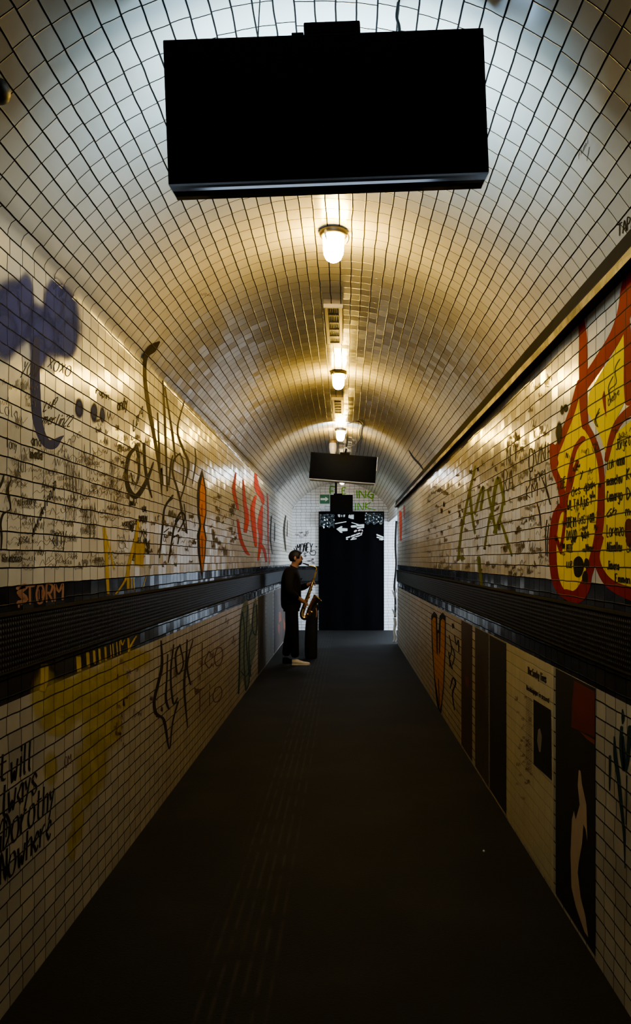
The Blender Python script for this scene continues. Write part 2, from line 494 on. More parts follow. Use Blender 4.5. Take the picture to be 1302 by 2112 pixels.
# vault
prof = [(XL, 2.745), (-1.196, 2.775), (-1.184, 2.796), (-1.165, vault_z(-1.165))]
a0 = math.asin((-1.165 - CX) / CR); a1 = math.asin((XR - CX) / CR)
NA = 72
for i in range(1, NA + 1):
    a = a0 + (a1 - a0) * i / NA
    prof.append((CX + CR * math.sin(a), CZ + CR * math.cos(a)))
arc = [(2.745 - ZD3)]
for i in range(1, len(prof)):
    arc.append(arc[-1] + math.hypot(prof[i][0] - prof[i - 1][0], prof[i][1] - prof[i - 1][1]))
ys = [YB + (YE - YB) * i / 24 for i in range(25)]
verts = [(px, y, pz) for y in ys for px, pz in prof]
uvs = [(y / TU, arc[i] / T) for y in ys for i in range(len(prof))]
W = len(prof)
faces = [(j * W + i, j * W + i + 1, (j + 1) * W + i + 1, (j + 1) * W + i) for j in range(len(ys) - 1) for i in range(W - 1)]
me = bpy.data.meshes.new('ceiling'); me.from_pydata(verts, [], faces)
ul = me.uv_layers.new(name='tile')
for i, l in enumerate(me.loops): ul.data[i].uv = uvs[l.vertex_index]
o = link('ceiling', me, [M['vault']], smooth=True); tag(o, 'barrel vault of glossy cream tiles over the tunnel', 'ceiling', kind='structure')

def vault_arc(x):
    """tile v coordinate at x on the vault"""
    a = math.asin(max(-1, min(1, (x - CX) / CR)))
    return (arc[3] + (a - a0) * CR) / T

me = quad_mesh([([(XL, YB, 0), (XR, YB, 0), (XR, YO, 0), (XL, YO, 0)], 0, 'f'), ([(XL, YO, 0), (EX, YO, 0), (EX, yd, 0), (XL, yd, 0)], 0, 'f')], uv_any)
o = link('floor', me, [M['floor']]); tag(o, 'dark worn tunnel floor', 'floor', kind='structure')

# ribbed metal bands in the dado
def band(name, x, s, y0, y1, label):
    t = 0.014
    prof = [(0.001, ZD1 + 0.002), (t, ZD1 + 0.004), (t + 0.004, ZD1 + 0.012), (t, ZD1 + 0.018), (t, ZD2 - 0.020), (t + 0.005, ZD2 - 0.012), (t, ZD2 - 0.003), (0.001, ZD2)]
    q = []
    for i in range(len(prof) - 1):
        a, b = prof[i], prof[i + 1]
        q.append(([(x + s * a[0], y0, a[1]), (x + s * a[0], y1, a[1]), (x + s * b[0], y1, b[1]), (x + s * b[0], y0, b[1])], 0 if i == 3 else 1, 's'))
    me = quad_mesh(q, uv_any)
    o = link(name, me, [M['ribbed'], M['cornice_dark']]); tag(o, label, 'trim', kind='structure')
band('trim_1', XL, 1, YB, YE, 'ribbed dark metal band along the left wall')
band('trim_2', XR, -1, YB, YO, 'ribbed dark metal band along the right wall')
# ribbed band returning on the end wall, left of the doorway
q = [([(XL, YE - 0.012, 1.12), (DX0 - 0.02, YE - 0.012, 1.12), (DX0 - 0.02, YE - 0.012, 1.38), (XL, YE - 0.012, 1.38)], 0, 'f'),
     ([(XL, YE - 0.012, 1.38), (DX0 - 0.02, YE - 0.012, 1.38), (DX0 - 0.02, YE, 1.385), (XL, YE, 1.385)], 0, 'f')]
o = link('trim_3', quad_mesh(q, uv_any), [plain('grey_ribbed_panel', (0.05, 0.055, 0.06), 0.3, 0.4)]); tag(o, 'grey metal band on the end wall left of the doorway', 'trim', kind='structure')
# cornice on the right
cp = [((XR, 2.607), 0), ((0.945, 2.600), 1), ((0.943, 2.634), 0), ((0.956, 2.655), 0), ((0.968, 2.722), 0), ((XR, 2.74), 0)]
q = []
NY = 60
for j in range(NY):
    y0 = YB + (YO - YB) * j / NY; y1 = YB + (YO - YB) * (j + 1) / NY
    for i in range(len(cp) - 1):
        (a, mi), (b, _) = cp[i], cp[i + 1]
        def w(p, y):
            k = 0.004 * math.sin(y * 7.3) + 0.003 * math.sin(y * 17.1 + p[1] * 40)
            return (p[0] + (0 if p[0] == XR else k), y, p[1] + (0 if p[0] == XR else 0.8 * k))
        q.append(([w(a, y0), w(a, y1), w(b, y1), w(b, y0)], mi, 's'))
o = link('trim_4', quad_mesh(q, uv_any), [M['cornice_dark'], M['cornice_mid']]); tag(o, 'sooty cornice with flaking lip along the top of the right wall', 'trim', kind='structure')

# ------------------------------------------------------------------ drawing on the walls
def map_left(px, py, off):
    y = F * -XL / (VX - px); z = EYE + (VY - py) * y / F
    return (XL + off, y, z), (y / TU, (z - ZD3) / T)
def map_right(px, py, off):
    y = F * XR / (px - VX); z = EYE + (VY - py) * y / F
    return (XR - off, y, z), (y / TU, (z - ZD3) / T)
def map_end(px, py, off):
    x = (px - VX) * YE / F; z = EYE + (VY - py) * YE / F
    return (x, YE - off, z), (x / TU, (z - ZD3) / T)
def map_vault(px, py, off):
    dx, dz = (px - VX) / F, (VY - py) / F
    A = dx * dx + dz * dz; B = 2 * (-CX * dx + (EYE - CZ) * dz); C = CX * CX + (EYE - CZ) ** 2 - (CR - off) ** 2
    t = (-B + math.sqrt(B * B - 4 * A * C)) / (2 * A)
    return (dx * t, t, EYE + dz * t), (t / TU, vault_arc(dx * t))
def map_wall_vault(px, py, off):
    """left wall, running over onto the vault above the springing"""
    p, uv = map_left(px, py, off)
    if p[2] > 2.77: return map_vault(px, py, off + 0.003)
    return p, uv

class Decal:
    def __init__(s, mp, off=0.0012):
        s.mp, s.off = mp, off * 0.4
        s.v, s.uv, s.al, s.f = [], [], [], []
    def vert(s, px, py, a=1.0):
        p, uv = s.mp(px, py, s.off)
        s.v.append(p); s.uv.append(uv); s.al.append(a)
        return len(s.v) - 1
    def fill(s, pts, smooth=0):
        s.off += 2e-6
        if smooth: pts = smooth_path(pts, smooth, True)
        ids = [s.vert(*p[:2]) for p in pts]
        for t in tessellate_polygon([[Vector((p[0], p[1], 0)) for p in pts]]):
            s.f.append(tuple(ids[i] for i in t))
        return s
    def stroke(s, pts, w, soft=False, n=5, closed=False, nib=None):
        s.off += 2e-6
        q = [(p[0], p[1], (p[2] if len(p) > 2 else w)) for p in pts]
        if n > 1: q = smooth_path(q, n, closed)
        if soft and len(q) == 2:
            q = [tuple(q[0][k] + (q[1][k] - q[0][k]) * t / 6 for k in range(3)) for t in range(7)]
        L = len(q); prev = None; first = None
        for i in range(L):
            if closed: a, b = q[(i - 1) % L], q[(i + 1) % L]
            else: a, b = q[max(i - 1, 0)], q[min(i + 1, L - 1)]
            dx, dy = b[0] - a[0], b[1] - a[1]
            d = math.hypot(dx, dy) or 1e-6
            nx, ny = -dy / d, dx / d
            ww = max(q[i][2], 0.001) / 2
            if nib is not None:
                ww *= 0.28 + 0.72 * abs(math.sin(math.atan2(-dy, dx) - nib))
            x, y = q[i][:2]
            if soft:
                e = 0.0 if (not closed and i in (0, L - 1)) else 1.0
                cur = [s.vert(x + nx * ww, y + ny * ww, 0), s.vert(x + nx * ww * .55, y + ny * ww * .55, .8 * e), s.vert(x - nx * ww * .55, y - ny * ww * .55, .8 * e), s.vert(x - nx * ww, y - ny * ww, 0)]
            else:
                cur = [s.vert(x + nx * ww, y + ny * ww), s.vert(x - nx * ww, y - ny * ww)]
            if first is None: first = cur
            if prev:
                for k in range(len(cur) - 1): s.f.append((prev[k], prev[k + 1], cur[k + 1], cur[k]))
            prev = cur
        if closed:
            for k in range(len(first) - 1): s.f.append((prev[k], prev[k + 1], first[k + 1], first[k]))
        elif not soft and nib is None and w > 2.4:
            for x, y, ww in (q[0], q[-1]):
                if ww > 1.5:
                    s.off += 2e-6
                    c = s.vert(x, y); ring = [s.vert(x + ww / 2 * math.cos(2 * PI * k / 14), y + ww / 2 * math.sin(2 * PI * k / 14)) for k in range(14)]
                    for k in range(14): s.f.append((c, ring[k], ring[(k + 1) % 14]))
        return s
    def blob(s, cx, cy, rx, ry, soft=True, n=20, a=1.0):
        s.off += 2e-6
        ph = random.random() * 6
        c = s.vert(cx, cy, a)
        rings = []
        for r, al in ((0.35, 0.95), (0.7, 0.6), (1.0, 0.0)) if soft else ((0.9, 1.0), (1.0, 1.0)):
            rings.append([s.vert(cx + rx * r * math.cos(2 * PI * k / n) * (1 + 0.08 * math.sin(3 * 2 * PI * k / n + ph)), cy + ry * r * math.sin(2 * PI * k / n) * (1 + 0.06 * math.sin(2 * 2 * PI * k / n + ph)), al * a) for k in range(n)])
        for k in range(n):
            s.f.append((c, rings[0][k], rings[0][(k + 1) % n]))
            for i in range(len(rings) - 1):
                s.f.append((rings[i][k], rings[i][(k + 1) % n], rings[i + 1][(k + 1) % n], rings[i + 1][k]))
        return s
    def text(s, str_, x0, y0, x1, y1, h, w=1.2, jit=0.25, nib=None, slant=0.0, h1=None):
        """stroke lettering from (x0,y0) to (x1,y1) along the baseline, cap height h"""
        adv = []; tot = 0.0
        for ch in str_:
            g = GL.get(ch)
            wd = 2.2 if g is None else max(max(p[0] for st in g for p in st), 1) + 1.3
            adv.append(tot); tot += wd
        h1 = h if h1 is None else h1
        for ch, a in zip(str_, adv):
            g = GL.get(ch)
            if g is None: continue
            jy = (random.random() - 0.5) * jit
            for st in g:
                pts = []
                for gx, gy in st:
                    t = (a + gx + (random.random() - .5) * jit) / tot
                    yy = (gy - 2 + jy + (random.random() - .5) * jit) / 6.0
                    hh = h + (h1 - h) * t
                    pts.append((x0 + (x1 - x0) * t + yy * hh * slant, y0 + (y1 - y0) * t - yy * hh))
                s.stroke(pts, w, n=4 if len(pts) > 2 else 1, nib=nib)
        return s
    def scribble(s, x, y, wd, ht, w=1.0, loops=None):
        n = loops or random.randint(2, 5)
        k = random.random()
        pts = []
        if k < 0.6:      # handwriting-like zigzag
            for i in range(n * 2):
                pts.append((x + wd * (i / (2 * n - 1)) + (random.random() - .5) * wd * 0.12, y - (ht * (0.35 + 0.65 * random.random()) if i % 2 else ht * 0.25 * random.random())))
        elif k < 0.85:   # loopy
            for i in range(n * 4):
                a = i * PI / 2
                pts.append((x + wd * i / (4 * n) + wd * 0.12 * math.cos(a), y - ht * 0.5 - ht * 0.45 * math.sin(a) * (0.5 + 0.5 * random.random())))
        else:            # a tall slash with a bar
            pts = [(x, y), (x + wd * 0.3, y - ht), (x + wd * 0.5, y - ht * 0.2), (x + wd, y - ht * 0.8)]
        s.stroke(pts, w * 0.78, n=4)
        return s
    def build(s, name, mat, parent=None):
        me = bpy.data.meshes.new(name)
        me.from_pydata(s.v, [], s.f)
        ul = me.uv_layers.new(name='tile')
        for i, l in enumerate(me.loops): ul.data[i].uv = s.uv[l.vertex_index]
        at = me.attributes.new('alpha', 'FLOAT', 'POINT')
        for i, a in enumerate(s.al): at.data[i].value = a
        return link(name, me, mat, parent)

GLS = {
 'A': '022842 1434', 'B': '0208 0828372505 2534332202', 'C': '37281704132233', 'D': '0208 081836341202', 'E': '38080232 0525', 'F': '380802 0525',
 'G': '372817041322333525', 'H': '0208 3238 0535', 'I': '1218', 'J': '3833221203', 'K': '0208 380532', 'L': '080232', 'M': '0208254842', 'N': '02083238',
 'O': '18051232453818', 'P': '020828372505', 'Q': '18051232453818 2341', 'R': '020828372505 1532', 'S': '3728170635332203', 'T': '0848 2822', 'U': '080312324348',
 'V': '082248', 'W': '0812253248', 'X': '0842 0248', 'Y': '0825 4825 2522', 'Z': '08480242',
 'a': '352615041322 3632', 'b': '080222342605', 'c': '35261504132233', 'd': '3616041232 3832', 'e': '0435261504132233', 'f': '38281712 0636',
 'g': '3616041333 3631201001', 'h': '0802 05263532', 'i': '1612 1718', 'j': '26211001 2728', 'k': '0802 360432', 'l': '181322', 'm': '0602 05162422 25364442',
 'n': '0602 05263532', 'o': '16041232443616', 'p': '0600 0626342203', 'q': '3616041333 3630', 'r': '0602 042636', 's': '3526160533221203', 't': '18132232 0636',
 'u': '06031233 3632', 'v': '062246', 'w': '0612243246', 'x': '0632 3602', 'y': '0614 3600', 'z': '06360232', '0': '18051232453818', '1': '071812', '2': '071828370232',
 '3': '07283625342203', '*': '2428 1735 1537', '"': '1716 2726', '@': '352615041333354406183848',
}
GL = {k: [[(int(st[i]), int(st[i + 1])) for i in range(0, len(st), 2)] for st in v.split()] for k, v in GLS.items()}

LW, RW, EW, VT, LV = map_left, map_right, map_end, map_vault, map_wall_vault

# --- left wall, upper: navy drips and curve
g = tag(empty('graffiti_art', LW(75, 860, 0)[0]), 'large navy spray curve with hazy blue blots at the left edge of the left wall', 'graffiti')
def child(d, name, mat, root):
    o = d.build(name, mat)
    o.parent = root; o.matrix_parent_inverse = Matrix.Translation(-Vector(root.location))
    return o
d = Decal(LV, 0.0010)
for c in ((60, 665, 60, 50), (118, 690, 60, 60), (128, 640, 46, 70), (20, 640, 60, 80), (28, 655, 44, 90), (52, 612, 20, 60), (10, 690, 30, 70), (128, 665, 34, 80), (112, 620, 26, 60), (140, 700, 24, 50), (88, 690, 36, 50), (78, 730, 22, 50)): d.blob(*c)
child(d, 'blue_haze', P['blue_soft'], g)
d = Decal(LW, 0.0016)
d.stroke([(76, 700, 12), (72, 755, 19), (73, 810, 21), (76, 858, 20), (84, 893, 18), (96, 914, 18), (110, 916, 20), (124, 904, 8), (131, 899, 2)], 20)
child(d, 'curve', P['blue'], g)
for n_, (cx, cy, rx, ry) in enumerate(((163, 842, 11, 26), (194, 851, 9, 25), (211, 856, 7, 20))):
    d = Decal(LW, 0.0012).blob(cx, cy, rx, ry).blob(cx, cy, rx * .8, ry * .8)
    o = d.build('spray_dot', P['blue_dot'])
    tag(o, ('navy spray dot with drips, leftmost of the three right of the navy curve', 'navy spray dot in the middle of the three right of the navy curve', 'smallest navy spray dot, rightmost of the three beside the navy curve')[n_], 'graffiti', 'navy spray dots')

# --- big loop and tall letters
d = Decal(LW, 0.0022)
d.stroke([(281, 922, 6), (266, 940, 8), (260, 978, 8), (266, 1010, 10), (280, 1024, 11), (296, 1004, 9), (309, 975, 6), (316, 954, 3)], 8)
d.stroke([(281, 920, 8), (286, 945, 6), (286, 978, 5), (281, 997, 5), (274, 992, 4), (270, 976, 3)], 6)
d.stroke([(297, 916, 6), (299, 960, 6), (305, 996, 6), (313, 1026, 3)], 6)
o = d.build('graffiti_art', P['black']); tag(o, 'thick black spray loop shaped like an alpha on the left wall', 'graffiti')
d = Decal(LV, 0.0024)
d.stroke([(328, 706, 5), (315, 718, 18), (303, 731, 12), (299, 748, 8), (299, 785, 8), (307, 842, 8), (319, 905, 7), (330, 975, 5), (334, 1022, 2)], 8)
for st in ([(325, 852, 3), (328, 920, 4), (330, 985, 3)], [(336, 786, 3), (340, 870, 5), (345, 1012, 3)], [(340, 800, 3), (350, 860, 4), (357, 905, 5), (362, 952, 2)],
           [(380, 828, 2), (366, 885, 4), (377, 925, 5), (389, 958, 5), (380, 1005, 3), (372, 1040, 3), (384, 1098, 3)], [(371, 935, 3), (359, 948, 4), (356, 975, 4), (366, 1010, 4), (375, 1050, 4)],
           [(371, 935, 3), (379, 960, 3), (377, 1000, 3)], [(331, 990, 3), (333, 965, 4), (336, 1000, 3)], [(348, 1000, 4), (352, 960, 4), (356, 940, 3)], [(402, 925, 2), (404, 950, 3), (397, 998, 2)]):
    d.stroke(st, 4)
o = d.build('graffiti_art', P['brown']); tag(o, 'tall brown-black spray letters with a blob running onto the vault', 'graffiti')
d = Decal(LW, 0.0026)
for st in ([(356, 1022, 4), (340, 1046, 4), (336, 1080, 4), (329, 1150, 2)], [(338, 1052, 3), (346, 1036, 4), (355, 1028, 4)], [(372, 1066, 4), (360, 1085, 4), (352, 1130, 3), (347, 1160, 2)],
           [(362, 1075, 4), (374, 1056, 4), (381, 1070, 3), (368, 1096, 3)], [(358, 1108, 3), (368, 1104, 3), (367, 1122, 2)], [(380, 1040, 2), (386, 1100, 2)], [(338, 1098, 2), (348, 1090, 2)]):
    d.stroke(st, 4)
o = d.build('graffiti_art', P['black']); tag(o, 'black spray letters F R below the tall letters on the left wall', 'graffiti')

# --- orange lens
g = tag(empty('graffiti_art', LW(416, 1080, 0)[0]), 'orange pointed lens outlined in black on the left wall', 'graffiti')
outl = [(416.6, 966), (409, 992), (406, 1022), (407, 1060), (411, 1085), (406, 1104), (408, 1140), (413, 1172), (417, 1196), (420, 1170), (424, 1140), (426, 1110), (422, 1086), (426, 1060), (425.5, 1012), (421, 985)]
child(Decal(LW, 0.0028).fill(outl), 'outline', P['black'], g)
inn = [(417, 982), (412, 1010), (411, 1050), (415, 1085), (411.5, 1106), (413, 1145), (417, 1182), (421, 1150), (423.5, 1112), (418.5, 1086), (423.5, 1058), (423, 1014)]
child(Decal(LW, 0.0040).fill(inn), 'orange_fill', P['orange'], g)
for st in ([(416, 1040), (416, 1062)], [(413, 1050), (417, 1052)], [(413, 1062), (418, 1064)], [(416, 1105), (417, 1150)]): child(Decal(LW, 0.0052).stroke(st, 1.2, n=1), 'mark', P['black'], g)
# --- red flames
d = Decal(LW, 0.003)
for st in ([(487, 972, 4), (482, 1008, 9), (487, 1035, 8), (492, 1052, 3)], [(501, 985, 4), (504, 1030, 9), (509, 1070, 12), (505, 1100, 9)], [(490, 1068, 6), (496, 1110, 9), (508, 1138, 8), (516, 1145, 3)],
           [(526, 972, 5), (530, 1005, 14), (540, 1025, 12), (543, 1042, 4)], [(528, 1020, 6), (521, 1050, 12), (524, 1090, 12), (528, 1130, 6)], [(541, 1040, 5), (536, 1080, 14), (538, 1110, 10), (532, 1160, 5)],
           [(551, 1015, 3), (553, 1060, 4), (553, 1110, 3), (556, 1168, 2)], [(535, 1120, 8), (545, 1135, 8), (549, 1160, 4)]):
    d.stroke(st, 8, soft=True); 
o = d.build('graffiti_art', P['red_soft']); tag(o, 'smeared red and orange flame strokes at the far end of the left wall', 'graffiti')
# --- grey-black smudges near the end
d = Decal(LW, 0.0032)
for st in ([(560, 1060, 3), (558, 1110, 4), (562, 1145, 2)], [(590, 1060, 3), (586, 1095, 6), (590, 1140, 3)], [(567, 1075, 2), (566, 1120, 3)], [(593, 1070, 2), (592, 1110, 3)]): d.stroke(st, 4, soft=True)
o = d.build('graffiti_art', P['brown_soft']); tag(o, 'grey smudged strokes between the red flames and the end wall', 'graffiti')

# --- yellow strokes over the dado
d = Decal(LW, 0.0034)
for st in ([(214, 1084, 8), (218, 1130, 10), (221, 1190, 9), (223, 1228, 7)], [(285, 1072, 5), (280, 1110, 9), (268, 1155, 9), (258, 1196, 6), (236, 1228, 4)], [(290, 1115, 26), (285, 1172, 24)],
           [(264, 1160, 9), (264, 1222, 7)], [(274, 1190, 3), (277, 1220, 3)], [(302, 1186, 2), (293, 1217, 2)], [(219, 1100, 3), (236, 1180, 5)], [(270, 1190, 3), (271, 1220, 3)]):
    d.stroke(st, 6, soft=True)
o = d.build('graffiti_art', P['yellow_soft']); tag(o, 'yellow spray strokes running down over the black tile band on the left', 'graffiti')
d = Decal(LW, 0.0034)
d.stroke([(91, 1366, 22), (91, 1400, 22), (86, 1428, 16)], 20, soft=True)
for x, a, b, w in ((161, 1350, 1388, 13), (180, 1341, 1378, 9), (193, 1338, 1372, 7), (204, 1334, 1370, 6), (216, 1330, 1366, 6), (227, 1326, 1360, 3), (232, 1324, 1357, 3), (240, 1320, 1355, 3), (246, 1318, 1352, 3), (264, 1312, 1348, 6)):
    d.stroke([(x, a, w), (x + 2, b, w)], w, soft=True)
d.stroke([(282, 1310, 4), (270, 1330, 5), (264, 1346, 5)], 4, soft=True); d.stroke([(248, 1318, 3), (252, 1330, 4), (257, 1318, 3)], 3, soft=True)
o = d.build('graffiti_art', P['yellow_soft']); tag(o, 'row of short yellow spray drips on the lower black tile band, left wall', 'graffiti')
d = Decal(LW, 0.0014)
for c in ((92, 1440, 34, 70), (170, 1440, 80, 60), (230, 1430, 60, 60), (210, 1500, 50, 60), (190, 1580, 40, 80), (140, 1440, 50, 50), (185, 1415, 40, 50), (120, 1490, 40, 40), (230, 1390, 40, 40), (240, 1500, 14, 30), (205, 1545, 16, 40), (105, 1585, 18, 40), (180, 1620, 16, 60), (160, 1690, 16, 60), (148, 1745, 12, 40), (280, 1360, 40, 26)): d.blob(*c)
o = d.build('graffiti_art', P['yellow_low']); tag(o, 'faint yellow overspray on the lower left wall tiles below the black band', 'graffiti')
# --- STORM
d = Decal(LW, 0.003)
d.text('STORM', 36, 1247, 134, 1236, 36, w=4.5, jit=0.2, h1=33)
d.stroke([(36, 1213, 8), (54, 1208, 10), (40, 1222, 12), (52, 1236, 12), (36, 1244, 6)], 8, n=4); d.stroke([(38, 1240), (38, 1252)], 4, n=1)
d.stroke([(80, 1216), (80, 1236)], 2, n=1); d.stroke([(86, 1216), (86, 1234)], 2, n=1)
o = d.build('graffiti_art', P['pink']); tag(o, 'salmon letters STORM sprayed on the black tile band of the left wall', 'graffiti')
# --- lettering It will Always Dorothy Nowhere: drawn upright in wall metres
def map_lm(u, v, off):
    return (XL + off, u, -v), (u / TU, (-v - ZD3) / T)
d = Decal(map_lm, 0.002)
NB = 0.15
def serif(txt, y0, y1, z, h):
    d.text(txt, y0 * F / 950, -z, y1 * F / 950, -z, h, w=0.0175, jit=0.0, nib=NB, slant=0.10)
serif('It', 1.575, 1.640, 0.828, 0.092); serif('will', 1.650, 1.765, 0.800, 0.110); serif('Always', 1.56, 1.80, 0.700, 0.108); serif('Dorothy', 1.615, 1.905, 0.585, 0.112); serif('Nowhere', 1.600, 1.885, 0.470, 0.108); serif('a', 1.575, 1.612, 0.585, 0.08)
d.stroke([(2.670, -0.66), (2.690, -0.69), (2.725, -0.665), (2.718, -0.62)], 0.010, n=4)
o = d.build('graffiti_art', P['marker_dark']); tag(o, 'black stencilled words It will Always Dorothy Nowhere low on the left wall', 'graffiti')
# --- LOOK-like tag on the lower left wall
d = Decal(LW, 0.0024)
for st in ([(332, 1322, 3), (334, 1370, 6), (326, 1410, 6), (318, 1445, 6), (321, 1470, 7), (332, 1478, 5)], [(322, 1478, 2), (338, 1485, 6), (349, 1545, 3), (356, 1490, 3), (367, 1448, 4)], [(344, 1398, 3), (342, 1440, 5), (348, 1462, 4)], [(358, 1330, 3), (352, 1390, 4), (357, 1450, 4), (366, 1440, 3)],
           [(371, 1330, 3), (362, 1350, 4), (366, 1390, 4), (378, 1370, 3), (371, 1330, 3)], [(386, 1320, 3), (384, 1360, 4), (380, 1420, 5), (387, 1500, 2)], [(398, 1320, 2), (386, 1370, 4), (393, 1412, 3)], [(335, 1330, 2), (350, 1322, 2)], [(346, 1350, 3), (344, 1400, 3)]):
    d.stroke(st, 4)
o = d.build('graffiti_art', P['brown']); tag(o, 'tall dark spray tag with downward point on the lower left wall', 'graffiti')
d = Decal(LW, 0.0024)
d.text('Ico', 412, 1390, 466, 1362, 62, w=2.2, h1=46); d.text('Tio', 402, 1476, 464, 1436, 50, w=2.0, h1=38)
o = d.build('graffiti_art', P['plum']); tag(o, 'thin dark plum scrawl in two lines right of the tall dark tag', 'graffiti')
g = tag(empty('graffiti_art', LW(510, 1330, 0)[0]), 'pale teal letters with dark outline low on the left wall', 'graffiti')
d = Decal(LW, 0.0026)
d.fill([(500, 1250), (494, 1290), (493, 1360), (493, 1420), (500, 1400), (507, 1425), (514, 1405), (520, 1370), (529, 1330), (530, 1245), (524, 1240), (517, 1290), (511, 1240)], 4)
child(d, 'pale_fill', P['teal_fill'], g)
d = Decal(LW, 0.0044)
d.stroke([(500, 1262, 2), (495, 1300, 3), (494, 1370, 3), (492, 1430, 3)], 3); d.stroke([(500, 1262), (504, 1300), (503, 1360), (507, 1424)], 2.5); d.stroke([(511, 1250), (508, 1320), (514, 1400), (507, 1424)], 2.5); d.stroke([(519, 1300), (513, 1330), (517, 1395)], 2.5)
d.stroke([(524, 1245), (520, 1290), (526, 1310), (530, 1290), (529, 1248)], 2.5); d.stroke([(497, 1385), (508, 1395), (518, 1372)], 2)
child(d, 'outline', P['teal'], g)

# --- left wall scribbles
d = Decal(LW, 0.0018)
d2 = Decal(LW, 0.0020)
d2.text('your', 45, 768, 82, 782, 34, w=1.6, slant=0.3); d2.text('xoxo', 98, 757, 146, 778, 28, w=1.8, slant=0.3)
d2.text('Lup', 88, 850, 118, 830, 22, w=1.8, slant=0.4); d2.text('merlin22', 86, 874, 146, 880, 22, w=2.0, slant=0.4)
d2.text('ana', 64, 918, 86, 922, 22, w=1.8); d2.text('mada', 62, 944, 88, 948, 18, w=3.0)
d2.text('Tony', 12, 922, 36, 930, 20, w=1.2); d2.text('Lola', 0, 850, 38, 866, 24, w=1.0)
d2.text('LOT', 38, 972, 56, 975, 20, w=1.0); d2.text('Alexandro', 36, 1044, 74, 1038, 14, w=1.0)
d2.text('ana del rojo', 66, 1112, 116, 1000, 22, w=1.8, jit=0.5)
d2.text('any', 108, 1128, 140, 1122, 40, w=1.5); d2.text('vanessa', 252, 1086, 283, 1082, 14, w=1.6); d2.text('jose', 36, 1120, 58, 1118, 18, w=1.0)
d2.text('@francisco', 4, 1160, 44, 1158, 16, w=1.4); d2.text('andy', 242, 848, 264, 842, 24, w=2.2); d2.text('rapa', 128, 930, 168, 900, 20, w=1.0)
d2.text('Lzrq', 275, 890, 296, 850, 24, w=1.6); d2.text('rapin', 198, 812, 226, 826, 14, w=1.6)
d2.stroke([(8, 978, 3), (3, 995, 5), (-4, 1010, 5)], 4); d2.stroke([(23, 988, 1), (15, 1010, 6), (21, 1040, 3), (19, 1052, 3), (6, 1060, 5), (1, 1080, 4), (3, 1105, 4), (2, 1135, 2)], 4)
def scatter(dc, n, x0, x1, ytop, ybot, wr, hr, w):
    for _ in range(n):
        x = random.uniform(x0, x1); t = (x - x0) / (x1 - x0)
        y = random.uniform(ytop[0] + (ytop[1] - ytop[0]) * t, ybot[0] + (ybot[1] - ybot[0]) * t)
        dc.scribble(x, y, random.uniform(*wr), random.uniform(*hr), random.uniform(*w))
scatter(d, 190, 60, 260, (930, 930), (1180, 1170), (12, 26), (9, 18), (0.7, 1.3))
scatter(d, 60, 0, 60, (930, 930), (1180, 1180), (10, 30), (8, 20), (0.6, 1.1))
scatter(d, 60, 190, 300, (850, 900), (1000, 1060), (6, 14), (8, 20), (0.7, 1.4))
scatter(d, 14, 130, 240, (930, 960), (1150, 1150), (14, 26), (40, 90), (0.6, 1.0))
scatter(d2, 22, 262, 300, (1030, 1050), (1170, 1160), (8, 14), (12, 24), (1.2, 2.2))
scatter(d, 34, 430, 485, (1010, 1050), (1150, 1150), (4, 9), (8, 20), (0.7, 1.3))
scatter(d, 40, 300, 400, (1060, 1060), (1175, 1170), (5, 10), (8, 18), (0.7, 1.3))
scatter(d, 14, 0, 60, (780, 800), (900, 900), (10, 24), (10, 26), (0.7, 1.2))
o = d.build('marker_scribbles', P['marker']); tag(o, 'dense faded marker scribbles across the upper left wall tiles', 'scribbles', kind='stuff')
o = d2.build('marker_names', P['marker_dark']); tag(o, 'bold black handwritten names among the scribbles on the left wall', 'handwriting', kind='stuff')
d = Decal(LW, 0.0016)
scatter(d, 12, 228, 258, (1450, 1440), (1620, 1560), (4, 8), (10, 24), (0.8, 1.2)); scatter(d, 24, 240, 480, (1370, 1280), (1500, 1420), (4, 10), (10, 26), (0.7, 1.2))
d.text('OM', 133, 1583, 148, 1574, 20, w=1.5)
o = d.build('marker_scribbles', P['plum']); tag(o, 'few thin dark scribbles on the lower left wall tiles', 'scribbles', kind='stuff')

# --- right wall mural
g = tag(empty('graffiti_art', RW(1220, 1000, 0)[0]), 'huge yellow bubble letters with thick red outline covering the near right wall', 'graffiti')
Y1 = [(1197, 789), (1180, 850), (1158, 908), (1142, 955), (1156, 1000), (1163, 1040), (1150, 1058), (1142, 1100), (1141, 1150), (1148, 1200), (1165, 1226), (1190, 1224), (1208, 1200), (1222, 1160), (1234, 1110), (1240, 1060), (1241, 1000), (1236, 950), (1222, 905), (1210, 885), (1205, 868), (1202, 830)]
Y2 = [(1287, 690), (1262, 735), (1238, 772), (1215, 812), (1212, 850), (1226, 872), (1241, 905), (1251, 938), (1258, 905), (1272, 864), (1290, 828), (1294, 760)]
Y3 = [(1330, 850), (1302, 868), (1272, 892), (1256, 945), (1246, 1000), (1241, 1060), (1241, 1110), (1232, 1150), (1244, 1182), (1262, 1202), (1290, 1212), (1330, 1222)]
d = Decal(RW, 0.0016); d.fill(Y1); d.fill(Y2); d.fill(Y3); child(d, 'yellow_fill', P['yellow'], g)
d = Decal(RW, 0.0028)
d.stroke([(p[0], p[1], 13 if 1040 > p[1] else 16) for p in Y1[:17]], 14, n=5)
d.stroke([(1241, 1110, 11), (1234, 1112, 11), (1241, 1060, 11), (1243, 1000, 11), (1238, 950, 12), (1224, 905, 12), (1210, 880, 13), (1205, 865, 13)], 12)
d.stroke([(1197, 640, 10), (1203, 690, 16), (1204, 760, 18), (1204, 830, 17), (1208, 880, 14)], 16)
